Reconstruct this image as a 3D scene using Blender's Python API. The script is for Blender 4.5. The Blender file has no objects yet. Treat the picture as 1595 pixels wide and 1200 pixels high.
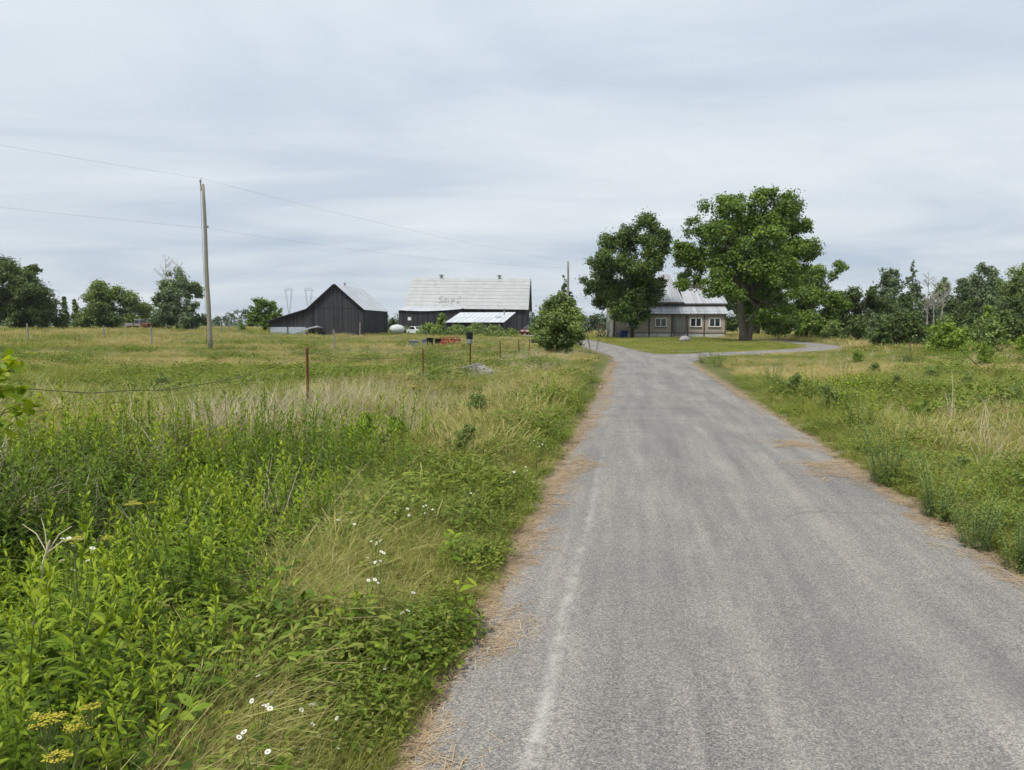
import bpy, bmesh, math, random
import numpy as np
from mathutils import Vector, Matrix

# ------------------------------------------------------------------ camera, sky, sun, exposure
S = bpy.context.scene
COL = S.collection
R = math.radians
F_PX, CX, CY, CAM_H = 1150.0, 797.5, 600.0, 1.65
PITCH = math.atan(93.0 / F_PX)
cam = bpy.data.objects.new('camera', bpy.data.cameras.new('camera'))
COL.objects.link(cam)
cam.location = (0, 0, CAM_H)
cam.rotation_euler = (math.pi / 2 - PITCH, 0, 0)
cam.data.sensor_fit = 'HORIZONTAL'; cam.data.sensor_width = 36
cam.data.lens = 36 * F_PX / 1595
cam.data.clip_start = 0.05; cam.data.clip_end = 6000
S.camera = cam

SUN_EL, SUN_AZ = R(60), R(-138)          # azimuth measured from +Y towards +X: behind the camera, to its left
world = bpy.data.worlds.new('World'); S.world = world; world.use_nodes = True
def build_world():
    nt = world.node_tree; N = nt.nodes; L = nt.links; N.clear()
    def n(t, **k):
        o = N.new(t)
        for a, v in k.items(): setattr(o, a, v)
        return o
    def math_(op, a, b=None, clamp=False):
        m = n('ShaderNodeMath', operation=op); m.use_clamp = clamp
        for i, v in enumerate((a, b)):
            if v is None: continue
            if isinstance(v, (int, float)): m.inputs[i].default_value = v
            else: L.new(v, m.inputs[i])
        return m.outputs[0]
    out = n('ShaderNodeOutputWorld'); bg = n('ShaderNodeBackground'); bg.inputs[1].default_value = 0.1
    sky = n('ShaderNodeTexSky', sky_type='NISHITA'); sky.sun_disc = False
    sky.sun_elevation = SUN_EL; sky.sun_rotation = SUN_AZ; sky.air_density = 1.0; sky.dust_density = 2.0
    tc = n('ShaderNodeTexCoord'); sep = n('ShaderNodeSeparateXYZ'); L.new(tc.outputs['Generated'], sep.inputs[0])
    z = math_('MAXIMUM', sep.outputs[2], 0.0)
    zz = math_('ADD', z, 0.10)
    px = math_('DIVIDE', sep.outputs[0], zz); py = math_('DIVIDE', sep.outputs[1], zz)
    cmb = n('ShaderNodeCombineXYZ'); L.new(px, cmb.inputs[0]); L.new(py, cmb.inputs[1])
    mp = n('ShaderNodeMapping'); mp.inputs['Rotation'].default_value = (0, 0, R(-24)); mp.inputs['Scale'].default_value = (0.34, 0.62, 1)
    L.new(cmb.outputs[0], mp.inputs[0])
    n1 = n('ShaderNodeTexNoise'); n1.inputs['Scale'].default_value = 1.35; n1.inputs['Detail'].default_value = 7; n1.inputs['Roughness'].default_value = .55; n1.inputs['Distortion'].default_value = .5
    L.new(mp.outputs[0], n1.inputs['Vector'])
    mp2 = n('ShaderNodeMapping'); mp2.inputs['Rotation'].default_value = (0, 0, R(14)); mp2.inputs['Scale'].default_value = (0.12, 0.2, 1); mp2.inputs['Location'].default_value = (3.1, 7.2, 0)
    L.new(cmb.outputs[0], mp2.inputs[0])
    n2 = n('ShaderNodeTexNoise'); n2.inputs['Scale'].default_value = 1.0; n2.inputs['Detail'].default_value = 3
    L.new(mp2.outputs[0], n2.inputs['Vector'])
    f = math_('ADD', math_('MULTIPLY', n1.outputs[0], 0.62), math_('MULTIPLY', n2.outputs[0], 0.38))
    cr = n('ShaderNodeValToRGB'); L.new(f, cr.inputs[0])
    e = cr.color_ramp.elements
    e[0].position = .34; e[0].color = (.47, .57, .69, 1)
    e[1].position = .66; e[1].color = (.87, .905, .93, 1)
    m = cr.color_ramp.elements.new(.5); m.color = (.68, .75, .815, 1)
    # a layer of stratus: evenly brighter towards the zenith (overcast sky)
    g = math_('ADD', math_('MULTIPLY', z, 0.42), 0.97)
    vm = n('ShaderNodeVectorMath', operation='SCALE'); L.new(cr.outputs[0], vm.inputs[0]); L.new(math_('MULTIPLY', g, 10.0), vm.inputs['Scale'])
    mix = n('ShaderNodeMix', data_type='RGBA'); mix.inputs['Factor'].default_value = 0.93
    L.new(sky.outputs[0], mix.inputs['A']); L.new(vm.outputs[0], mix.inputs['B'])
    L.new(mix.outputs['Result'], bg.inputs[0]); L.new(bg.outputs[0], out.inputs[0])
build_world()
sun = bpy.data.objects.new('sun', bpy.data.lights.new('sun', 'SUN')); COL.objects.link(sun)
sun.data.energy = 3.5; sun.data.angle = R(8); sun.data.color = (1, .95, .87)
_sd = Vector((math.sin(SUN_AZ) * math.cos(SUN_EL), math.cos(SUN_AZ) * math.cos(SUN_EL), math.sin(SUN_EL)))
sun.rotation_euler = _sd.to_track_quat('Z', 'Y').to_euler()
S.view_settings.view_transform = 'Standard'; S.view_settings.look = 'None'
S.view_settings.gamma = 1; S.view_settings.exposure = 0.0; S.view_settings.use_curve_mapping = False
S.cycles.max_bounces = 4; S.cycles.diffuse_bounces = 2; S.cycles.glossy_bounces = 2
S.cycles.transmission_bounces = 4; S.cycles.transparent_max_bounces = 6; S.cycles.volume_bounces = 0
S.cycles.use_denoising = True; S.cycles.use_adaptive_sampling = True; S.cycles.adaptive_threshold = .03; S.cycles.adaptive_min_samples = 16
S.cycles.sample_clamp_indirect = 4

# ------------------------------------------------------------------ helpers: pixels to places, noise, meshes
ct, st = math.cos(PITCH), math.sin(PITCH)
def W(px, py, Y):
    a = (px - CX) / F_PX; b = (CY - py) / F_PX
    t = Y / (ct + b * st)
    return a * t, Y, CAM_H + t * (-st + b * ct)
def G(px, py, z=0.0):
    a = (px - CX) / F_PX; b = (CY - py) / F_PX
    t = (z - CAM_H) / (-st + b * ct)
    return a * t, t * (ct + b * st)
def ss(a, b, x):
    t = np.clip((np.asarray(x, float) - a) / (b - a), 0, 1); return t * t * (3 - 2 * t)
def _hash(i, j, s):
    n = (i * 374761393 + j * 668265263 + s * 1442695041) & 0x7fffffff
    n = ((n ^ (n >> 13)) * 1274126177) & 0x7fffffff
    return ((n ^ (n >> 16)) & 0xffff) / 65535.0
def vnoise(x, y, s=0):
    x = np.asarray(x, float); y = np.asarray(y, float)
    i = np.floor(x).astype(np.int64); j = np.floor(y).astype(np.int64)
    u = x - i; v = y - j; u = u * u * (3 - 2 * u); v = v * v * (3 - 2 * v)
    return (_hash(i, j, s) * (1 - u) + _hash(i + 1, j, s) * u) * (1 - v) + (_hash(i, j + 1, s) * (1 - u) + _hash(i + 1, j + 1, s) * u) * v
def fbm(x, y, s=0, o=4):
    r = 0; a = .5
    for k in range(o):
        r = r + a * vnoise(np.asarray(x) * 2 ** k, np.asarray(y) * 2 ** k, s + k * 7); a *= .5
    return r / (1 - .5 ** o)

ROAD_S = 188.5 / F_PX                       # the road runs straight on at this slope in plan
def U(x, y): return np.asarray(x) - ROAD_S * np.asarray(y)
U_L, U_R = -0.74, 2.53
MAIN = [((U_L + U_R) / 2 + ROAD_S * y, y) for y in (-7, 8, 20, 30, 37)]
LEFT = [(5.75, 30), (6.75, 37), (7.0, 45), (7.1, 54), (7.3, 66), (7.2, 80), (5.8, 92), (3.5, 104), (1.5, 118)]
RIGHT = [(6.7, 33.5), (8.2, 38.8), (10.6, 42.0), (13.8, 44.8), (18, 48.5), (21.8, 53.0), (24.6, 59), (26.3, 66), (27.2, 75), (25, 86)]
def smooth(pts, n=12):
    P = [Vector((p[0], p[1], 0)) for p in pts]; out = []
    P = [2 * P[0] - P[1]] + P + [2 * P[-1] - P[-2]]
    for i in range(1, len(P) - 2):
        for k in range(n):
            t = k / n
            out.append(.5 * ((2 * P[i]) + (-P[i-1] + P[i+1]) * t + (2*P[i-1] - 5*P[i] + 4*P[i+1] - P[i+2]) * t*t + (-P[i-1] + 3*P[i] - 3*P[i+1] + P[i+2]) * t**3))
    out.append(P[-2]); return [(p.x, p.y) for p in out]
LEFT_S, RIGHT_S = smooth(LEFT), smooth(RIGHT)
def pdist(x, y, line):
    x = np.asarray(x, float); y = np.asarray(y, float); d = np.full(np.broadcast(x, y).shape, 1e9)
    for (ax, ay), (bx, by) in zip(line[:-1], line[1:]):
        dx, dy = bx - ax, by - ay; t = np.clip(((x - ax) * dx + (y - ay) * dy) / (dx * dx + dy * dy), 0, 1)
        d = np.minimum(d, np.hypot(x - ax - t * dx, y - ay - t * dy))
    return d
def road_dist(x, y):
    d = pdist(x, y, MAIN) - 1.62
    d = np.minimum(d, pdist(x, y, LEFT_S[::3]) - 1.5)
    d = np.minimum(d, pdist(x, y, RIGHT_S[::3]) - 1.35)
    return d
LAWN = LEFT_S[8:80] + [(8, 96), (22, 96)] + RIGHT_S[::-1][:104]
def inside(x, y, poly):
    x = np.asarray(x, float); y = np.asarray(y, float); c = np.zeros(x.shape, bool)
    j = len(poly) - 1
    for i in range(len(poly)):
        xi, yi = poly[i]; xj, yj = poly[j]
        c ^= ((yi > y) != (yj > y)) & (x < (xj - xi) * (y - yi) / (yj - yi + 1e-12) + xi); j = i
    return c
def terrain(x, y):
    x = np.asarray(x, float); y = np.asarray(y, float); u = U(x, y)
    rd = road_dist(x, y)
    h = -0.06 + 0.06 * ss(-.05, .35, rd)
    off = ss(.3, 2.5, rd)
    h = h - .34 * np.exp(-((u + 3.7) / 1.15) ** 2) * (1 - ss(16, 30, y)) - .2 * np.exp(-((u - 5.2) / 1.3) ** 2) * (1 - ss(22, 34, y))
    h = h + .85 * ss(-12, -62, x) * ss(38, 110, y)
    h = h - .22 * np.exp(-((y - 21 - .15 * x) / 3.2) ** 2) * ss(-6, -10, x)
    h = h + .16 * ss(60, 100, y) + .25 * ss(150, 260, y)
    h = h + off * (.16 * (fbm(x * .11, y * .11, 5, 3) - .5) + .07 * (fbm(x * .6, y * .6, 9, 3) - .5))
    return h
def th(x, y): return float(terrain(np.array([x]), np.array([y]))[0])

def setp(o, label=None, cat=None, group=None, kind=None):
    if label: o['label'] = label
    if cat: o['category'] = cat
    if group: o['group'] = group
    if kind: o['kind'] = kind
    return o
def link(o, parent=None):
    COL.objects.link(o)
    if parent is not None: o.parent = parent
    return o
def empty(name, loc=(0, 0, 0), rz=0, **k):
    o = bpy.data.objects.new(name, None); link(o); o.location = loc; o.rotation_euler = (0, 0, rz); o.empty_display_size = .2
    return setp(o, **k)
def np_mesh(name, V, Fq, mats, var=None, mi=None, smooth_=False):
    """V (n,3); Fq (m,k) all faces with the same corner count"""
    me = bpy.data.meshes.new(name); V = np.asarray(V, np.float32); Fq = np.asarray(Fq, np.int32); m, k = Fq.shape
    me.vertices.add(len(V)); me.vertices.foreach_set('co', V.ravel())
    me.loops.add(m * k); me.loops.foreach_set('vertex_index', Fq.ravel())
    me.polygons.add(m); me.polygons.foreach_set('loop_start', np.arange(0, m * k, k, dtype=np.int32))
    if var is not None:
        a = me.attributes.new('var', 'FLOAT', 'FACE'); a.data.foreach_set('value', np.asarray(var, np.float32))
    for mt in (mats if isinstance(mats, (list, tuple)) else [mats]): me.materials.append(mt)
    if mi is not None: me.polygons.foreach_set('material_index', np.asarray(mi, np.int32))
    if smooth_: me.polygons.foreach_set('use_smooth', np.ones(m, bool))
    me.update(calc_edges=True); me.validate(); return me
class MB:
    def __init__(s): s.v = []; s.f = []; s.var = []; s.mi = []; s.cv = .5; s.cm = 0
    def add(s, vs, fs):
        b = len(s.v); s.v += [tuple(p) for p in vs]
        for f in fs: s.f.append(tuple(b + i for i in f)); s.var.append(s.cv); s.mi.append(s.cm)
    def hexa(s, p):      # 8 corners: bottom 0-3 ccw, top 4-7
        s.add(p, [(3, 2, 1, 0), (4, 5, 6, 7), (0, 1, 5, 4), (1, 2, 6, 5), (2, 3, 7, 6), (3, 0, 4, 7)])
    def box(s, x0, x1, y0, y1, z0, z1):
        s.hexa([(x0, y0, z0), (x1, y0, z0), (x1, y1, z0), (x0, y1, z0), (x0, y0, z1), (x1, y0, z1), (x1, y1, z1), (x0, y1, z1)])
    def bar(s, a, b, w, h=None, up=(0, 0, 1)):
        a = Vector(a); b = Vector(b); h = h or w; d = (b - a).normalized(); u = Vector(up)
        if abs(d.dot(u)) > .95: u = Vector((1, 0, 0))
        r = d.cross(u).normalized() * w / 2; u = r.cross(d).normalized() * h / 2
        s.hexa([a - r - u, a + r - u, a + r + u, a - r + u, b - r - u, b + r - u, b + r + u, b - r + u])
    def slab(s, q, t):   # quad corners (ccw seen from outside) thickened inward
        q = [Vector(p) for p in q]; n = (q[1] - q[0]).cross(q[3] - q[0]).normalized() * t
        s.hexa([p - n for p in q] + q)
    def prism(s, poly, y0, y1):  # polygon in xz, extruded along y
        n = len(poly); s.add([(x, y0, z) for x, z in poly] + [(x, y1, z) for x, z in poly],
              [tuple(range(n)), tuple(range(2 * n - 1, n - 1, -1))] + [((i + 1) % n, i, n + i, n + (i + 1) % n) for i in range(n)])
    def tube(s, pts, rad, n=7, cap=True):
        P = [Vector(p) for p in pts]; rad = rad if isinstance(rad, (list, tuple)) else [rad] * len(P)
        rings = []; ref = Vector((0, 0, 1))
        for i, p in enumerate(P):
            d = (P[min(i + 1, len(P) - 1)] - P[max(i - 1, 0)]).normalized()
            if abs(d.dot(ref)) > .92: ref = Vector((1, 0, 0)) if abs(d.x) < .8 else Vector((0, 1, 0))
            a = d.cross(ref).normalized(); b = d.cross(a).normalized()
            rings.append([p + (a * math.cos(2 * math.pi * k / n) + b * math.sin(2 * math.pi * k / n)) * rad[i] for k in range(n)])
        vs = [v for r in rings for v in r]; fs = []
        for i in range(len(P) - 1):
            for k in range(n): fs.append((i * n + k, i * n + (k + 1) % n, (i + 1) * n + (k + 1) % n, (i + 1) * n + k))
        if cap: fs += [tuple(range(n)), tuple(range(len(vs) - 1, len(vs) - n - 1, -1))]
        s.add(vs, fs)
    def lathe(s, prof, n=16, cx=0, cy=0, sx=1, sy=1):
        vs = []; fs = []
        for r, z in prof:
            for k in range(n): vs.append((cx + r * sx * math.cos(2 * math.pi * k / n), cy + r * sy * math.sin(2 * math.pi * k / n), z))
        for i in range(len(prof) - 1):
            for k in range(n): fs.append((i * n + k, i * n + (k + 1) % n, (i + 1) * n + (k + 1) % n, (i + 1) * n + k))
        fs += [tuple(range(n - 1, -1, -1)), tuple(range((len(prof) - 1) * n, len(prof) * n))]
        s.add(vs, fs)
    def mesh(s, name, mats, smooth_=False):
        me = bpy.data.meshes.new(name); me.from_pydata(s.v, [], s.f)
        for m in (mats if isinstance(mats, (list, tuple)) else [mats]): me.materials.append(m)
        a = me.attributes.new('var', 'FLOAT', 'FACE'); a.data.foreach_set('value', np.array(s.var, np.float32))
        me.polygons.foreach_set('material_index', np.array(s.mi, np.int32))
        if smooth_: me.polygons.foreach_set('use_smooth', np.ones(len(s.f), bool))
        me.update()
        bm = bmesh.new(); bm.from_mesh(me); bmesh.ops.recalc_face_normals(bm, faces=bm.faces[:]); bm.to_mesh(me); bm.free()
        return me
    def build(s, name, mats, parent=None, smooth_=False, bevel=0, **k):
        o = bpy.data.objects.new(name, s.mesh(name, mats, smooth_)); link(o, parent)
        if bevel:
            b = o.modifiers.new('bevel', 'BEVEL'); b.width = bevel; b.segments = 2; b.limit_method = 'ANGLE'
        return setp(o, **k)
def ob(name, me, parent=None, **k):
    o = bpy.data.objects.new(name, me); link(o, parent); return setp(o, **k)

# ------------------------------------------------------------------ materials
def mat_base(name):
    m = bpy.data.materials.new(name); m.use_nodes = True; nt = m.node_tree
    b = nt.nodes['Principled BSDF']; b.inputs['Roughness'].default_value = .8; b.inputs['Specular IOR Level'].default_value = .25
    return m, nt, b
def NN(nt, t, **k):
    o = nt.nodes.new(t)
    for a, v in k.items(): setattr(o, a, v)
    return o
def ramp(nt, fac, stops):
    c = NN(nt, 'ShaderNodeValToRGB'); nt.links.new(fac, c.inputs[0]); e = c.color_ramp.elements
    while len(e) < len(stops): e.new(.5)
    for q, (p, col) in zip(e, stops): q.position = p; q.color = (*col, 1)
    return c.outputs[0]
def noise(nt, scale, detail=4, rough=.55, vec=None, dist=0):
    t = NN(nt, 'ShaderNodeTexNoise'); t.inputs['Scale'].default_value = scale; t.inputs['Detail'].default_value = detail
    t.inputs['Roughness'].default_value = rough; t.inputs['Distortion'].default_value = dist
    if vec is not None: nt.links.new(vec, t.inputs['Vector'])
    return t.outputs[0]
def mth(nt, op, a, b=None, c=None, clamp=False):
    m = NN(nt, 'ShaderNodeMath', operation=op); m.use_clamp = clamp
    for i, v in enumerate((a, b, c)):
        if v is None: continue
        if isinstance(v, (int, float)): m.inputs[i].default_value = v
        else: nt.links.new(v, m.inputs[i])
    return m.outputs[0]
def mixc(nt, f, a, b, mode='MIX'):
    m = NN(nt, 'ShaderNodeMix', data_type='RGBA', blend_type=mode)
    for s, v in ((m.inputs['Factor'], f), (m.inputs['A'], a), (m.inputs['B'], b)):
        if isinstance(v, (int, float)): s.default_value = v
        elif isinstance(v, tuple): s.default_value = (*v, 1)
        else: nt.links.new(v, s)
    return m.outputs['Result']
def attr(nt, name, typ='GEOMETRY', out='Fac'):
    a = NN(nt, 'ShaderNodeAttribute', attribute_type=typ, attribute_name=name); return a.outputs[out]
def ocoord(nt, scale=None):
    t = NN(nt, 'ShaderNodeTexCoord').outputs['Object']
    if scale:
        mp = NN(nt, 'ShaderNodeMapping'); mp.inputs['Scale'].default_value = scale; nt.links.new(t, mp.inputs[0]); t = mp.outputs[0]
    return t
def bump(nt, b, h, strength, dist):
    n = NN(nt, 'ShaderNodeBump'); n.inputs['Strength'].default_value = strength; n.inputs['Distance'].default_value = dist
    nt.links.new(h, n.inputs['Height']); nt.links.new(n.outputs[0], b.inputs['Normal'])

def plain(name, col, rough=.7, metal=0, var=.12, scale=6, spec=.25):
    m, nt, b = mat_base(name)
    f = mth(nt, 'ADD', mth(nt, 'MULTIPLY', noise(nt, scale, 5, .6, ocoord(nt)), .7), mth(nt, 'MULTIPLY', attr(nt, 'var'), .3))
    lo = tuple(c * (1 - var * 2) for c in col); hi = tuple(min(1, c * (1 + var * 2)) for c in col)
    nt.links.new(ramp(nt, f, [(.25, lo), (.75, hi)]), b.inputs['Base Color'])
    b.inputs['Roughness'].default_value = rough; b.inputs['Metallic'].default_value = metal; b.inputs['Specular IOR Level'].default_value = spec
    return m
def wood(name, lo, hi, grain=(18, 18, 1.2)):
    m, nt, b = mat_base(name)
    n1 = noise(nt, 1, 6, .65, ocoord(nt, grain)); n2 = noise(nt, .6, 3, .5, ocoord(nt))
    f = mth(nt, 'ADD', mth(nt, 'ADD', mth(nt, 'MULTIPLY', n1, .4), mth(nt, 'MULTIPLY', n2, .25)), mth(nt, 'MULTIPLY', attr(nt, 'var'), .35))
    nt.links.new(ramp(nt, f, [(.28, lo), (.72, hi)]), b.inputs['Base Color']); bump(nt, b, n1, .4, .01)
    b.inputs['Roughness'].default_value = .85; return m
def tin(name, base, dark, rust, rustamt=.5, spec=.35, rough=.5):
    m, nt, b = mat_base(name)
    streak = noise(nt, 1, 6, .7, ocoord(nt, (1.2, .25, .25))); patch = noise(nt, .45, 5, .6, ocoord(nt))
    f = mth(nt, 'ADD', mth(nt, 'MULTIPLY', streak, .6), mth(nt, 'MULTIPLY', attr(nt, 'var'), .4))
    c = ramp(nt, f, [(.25, dark), (.6, base)])
    rf = mth(nt, 'MULTIPLY', ramp(nt, mth(nt, 'ADD', mth(nt, 'MULTIPLY', patch, .6), mth(nt, 'MULTIPLY', streak, .4)), [(.55, (0, 0, 0)), (.7, (1, 1, 1))]), rustamt)
    nt.links.new(mixc(nt, rf, c, rust), b.inputs['Base Color'])
    b.inputs['Roughness'].default_value = rough; b.inputs['Metallic'].default_value = .15; b.inputs['Specular IOR Level'].default_value = spec
    return m
def leaf(name, cols, trans=.24, inst=False, dry=None, rough=.55, spec=.3):
    """cols: list of (pos, rgb) along each leaf's own random value; dry: colour reached where the plant has dried out"""
    m, nt, b = mat_base(name); v = attr(nt, 'var')
    if inst:
        oi = NN(nt, 'ShaderNodeObjectInfo').outputs['Random']
        v = mth(nt, 'ADD', mth(nt, 'MULTIPLY', v, .6), mth(nt, 'MULTIPLY', oi, .4))
    c = ramp(nt, v, cols)
    if dry:
        d = attr(nt, 'dry', 'INSTANCER')
        d = mth(nt, 'ADD', d, mth(nt, 'MULTIPLY', mth(nt, 'SUBTRACT', attr(nt, 'var'), .5), .7), clamp=True)
        c = mixc(nt, d, c, dry)
    nt.links.new(c, b.inputs['Base Color']); b.inputs['Roughness'].default_value = rough; b.inputs['Specular IOR Level'].default_value = spec
    t = NN(nt, 'ShaderNodeBsdfTranslucent'); nt.links.new(mixc(nt, 1.0, c, (1.25, 1.2, .6), 'MULTIPLY'), t.inputs[0])
    mx = NN(nt, 'ShaderNodeMixShader'); mx.inputs[0].default_value = trans
    nt.links.new(b.outputs[0], mx.inputs[1]); nt.links.new(t.outputs[0], mx.inputs[2])
    nt.links.new(mx.outputs[0], nt.nodes['Material Output'].inputs[0]); return m

def ground_mat():
    m, nt, b = mat_base('meadow_ground'); oc = ocoord(nt)
    n1 = noise(nt, .25, 5, .6, oc); n2 = noise(nt, 3, 5, .65, oc); n3 = noise(nt, 22, 4, .7, oc)
    f = mth(nt, 'ADD', mth(nt, 'ADD', mth(nt, 'MULTIPLY', n1, .45), mth(nt, 'MULTIPLY', n2, .3)), mth(nt, 'MULTIPLY', n3, .25))
    meadow = ramp(nt, f, [(.3, (.055, .075, .02)), (.5, (.105, .115, .035)), (.7, (.2, .175, .075))])
    lawn = ramp(nt, f, [(.3, (.075, .115, .022)), (.5, (.125, .155, .035)), (.68, (.21, .19, .07))])
    c = mixc(nt, attr(nt, 'lawn'), meadow, lawn)
    dirt = ramp(nt, n3, [(.3, (.16, .12, .075)), (.7, (.33, .26, .17))])
    c = mixc(nt, attr(nt, 'dirt'), c, dirt)
    nt.links.new(c, b.inputs['Base Color']); bump(nt, b, n3, .6, .05); b.inputs['Roughness'].default_value = .95; b.inputs['Specular IOR Level'].default_value = .1
    return m
def road_mat():
    m, nt, b = mat_base('worn_asphalt'); oc = ocoord(nt)
    sep = NN(nt, 'ShaderNodeSeparateXYZ'); nt.links.new(oc, sep.inputs[0]); x, y = sep.outputs[0], sep.outputs[1]
    wob = mth(nt, 'MULTIPLY', mth(nt, 'SUBTRACT', noise(nt, .35, 3, .5, oc), .5), .12)
    u = mth(nt, 'ADD', mth(nt, 'SUBTRACT', x, mth(nt, 'MULTIPLY', y, ROAD_S)), wob)
    vo = NN(nt, 'ShaderNodeTexVoronoi'); vo.inputs['Scale'].default_value = 150; nt.links.new(oc, vo.inputs['Vector'])
    sepc = NN(nt, 'ShaderNodeSeparateColor'); nt.links.new(vo.outputs['Color'], sepc.inputs[0]); chip = sepc.outputs[0]
    tone = noise(nt, .8, 5, .6, oc); fine = noise(nt, 45, 3, .7, oc)
    st_ = ocoord(nt, (1.6, .12, 1)); rot = NN(nt, 'ShaderNodeMapping')
    # streaks drawn out along the direction of travel
    cmb = NN(nt, 'ShaderNodeCombineXYZ'); nt.links.new(mth(nt, 'MULTIPLY', u, 2.2), cmb.inputs[0]); nt.links.new(mth(nt, 'MULTIPLY', y, .16), cmb.inputs[1])
    streak = noise(nt, 1.0, 6, .65, cmb.outputs[0])
    cm2 = NN(nt, 'ShaderNodeCombineXYZ'); nt.links.new(mth(nt, 'MULTIPLY', u, 8.5), cm2.inputs[0]); nt.links.new(mth(nt, 'MULTIPLY', y, .5), cm2.inputs[1])
    streak = mth(nt, 'ADD', mth(nt, 'MULTIPLY', streak, .68), mth(nt, 'MULTIPLY', noise(nt, 1.0, 5, .65, cm2.outputs[0]), .32))
    f = mth(nt, 'ADD', mth(nt, 'ADD', mth(nt, 'MULTIPLY', chip, .30), mth(nt, 'MULTIPLY', tone, .14)), mth(nt, 'ADD', mth(nt, 'MULTIPLY', fine, .12), mth(nt, 'MULTIPLY', streak, .54)))
    c = ramp(nt, f, [(.31, (.06, .059, .059)), (.45, (.145, .139, .134)), (.60, (.235, .219, .199)), (.76, (.40, .37, .32))])
    def band(c0, w, col, amt, thr0=.35, thr1=.6, sc=1.3):
        d = mth(nt, 'ABSOLUTE', mth(nt, 'SUBTRACT', u, c0)); k = mth(nt, 'SUBTRACT', 1, mth(nt, 'DIVIDE', d, w), clamp=True)
        brk = ramp(nt, noise(nt, sc, 5, .7, oc), [(thr0, (0, 0, 0)), (thr1, (1, 1, 1))])
        return mth(nt, 'MULTIPLY', mth(nt, 'MULTIPLY', k, brk), amt), col
    ymask = ramp(nt, mth(nt, 'MULTIPLY', y, .05), [(.12, (1, 1, 1)), (.58, (0, 0, 0))])
    for a in (band(-.36, .05, (.54, .52, .48), .58, .38, .62, 4.5), band(1.58, .14, (.42, .39, .32), .3, .35, .65, .9), band(.62, .10, (.44, .42, .34), .3, .45, .65, .9),
              band(1.82, .13, (.10, .10, .105), .6, .45, .62, .8), band(.47, .12, (.11, .11, .112), .55, .45, .62, .9), band(1.05, .45, (.115, .115, .115), .45, .42, .62, .35)):
        c = mixc(nt, mth(nt, 'MULTIPLY', a[0], ymask), c, a[1])
    far = mth(nt, 'MULTIPLY', ramp(nt, noise(nt, 1, 4, .6, ocoord(nt, (.5, .22, 1))), [(.5, (0, 0, 0)), (.66, (1, 1, 1))]), .4)
    c = mixc(nt, far, c, (.12, .12, .122))
    wv = NN(nt, 'ShaderNodeVectorMath', operation='ADD'); nt.links.new(oc, wv.inputs[0])
    nz = NN(nt, 'ShaderNodeTexNoise'); nz.inputs['Scale'].default_value = 2.2; nz.inputs['Detail'].default_value = 4; nt.links.new(oc, nz.inputs['Vector'])
    sc_ = NN(nt, 'ShaderNodeVectorMath', operation='SCALE'); nt.links.new(nz.outputs['Color'], sc_.inputs[0]); sc_.inputs['Scale'].default_value = .5; nt.links.new(sc_.outputs[0], wv.inputs[1])
    ck = NN(nt, 'ShaderNodeTexVoronoi', feature='DISTANCE_TO_EDGE'); ck.inputs['Scale'].default_value = .42; nt.links.new(wv.outputs[0], ck.inputs['Vector'])
    crk = mth(nt, 'MULTIPLY', ramp(nt, ck.outputs['Distance'], [(.003, (1, 1, 1)), (.012, (0, 0, 0))]), ramp(nt, noise(nt, .5, 3, .5, oc), [(.56, (0, 0, 0)), (.7, (.35, .35, .35))]))
    tv = ramp(nt, noise(nt, 1, 5, .7, ocoord(nt, (.35, 2.6, 1))), [(.52, (0, 0, 0)), (.64, (1, 1, 1))])
    tz = ramp(nt, mth(nt, 'MULTIPLY', y, .025), [(.22, (0, 0, 0)), (.40, (.45, .45, .45)), (.8, (.2, .2, .2))])
    c = mixc(nt, mth(nt, 'MULTIPLY', tv, tz), c, (.085, .083, .082))
    c = mixc(nt, crk, c, (.06, .058, .056))
    nt.links.new(c, b.inputs['Base Color']); b.inputs['Roughness'].default_value = .9; b.inputs['Specular IOR Level'].default_value = .2
    bump(nt, b, mth(nt, 'ADD', vo.outputs['Distance'], fine), .55, .006); return m

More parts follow.
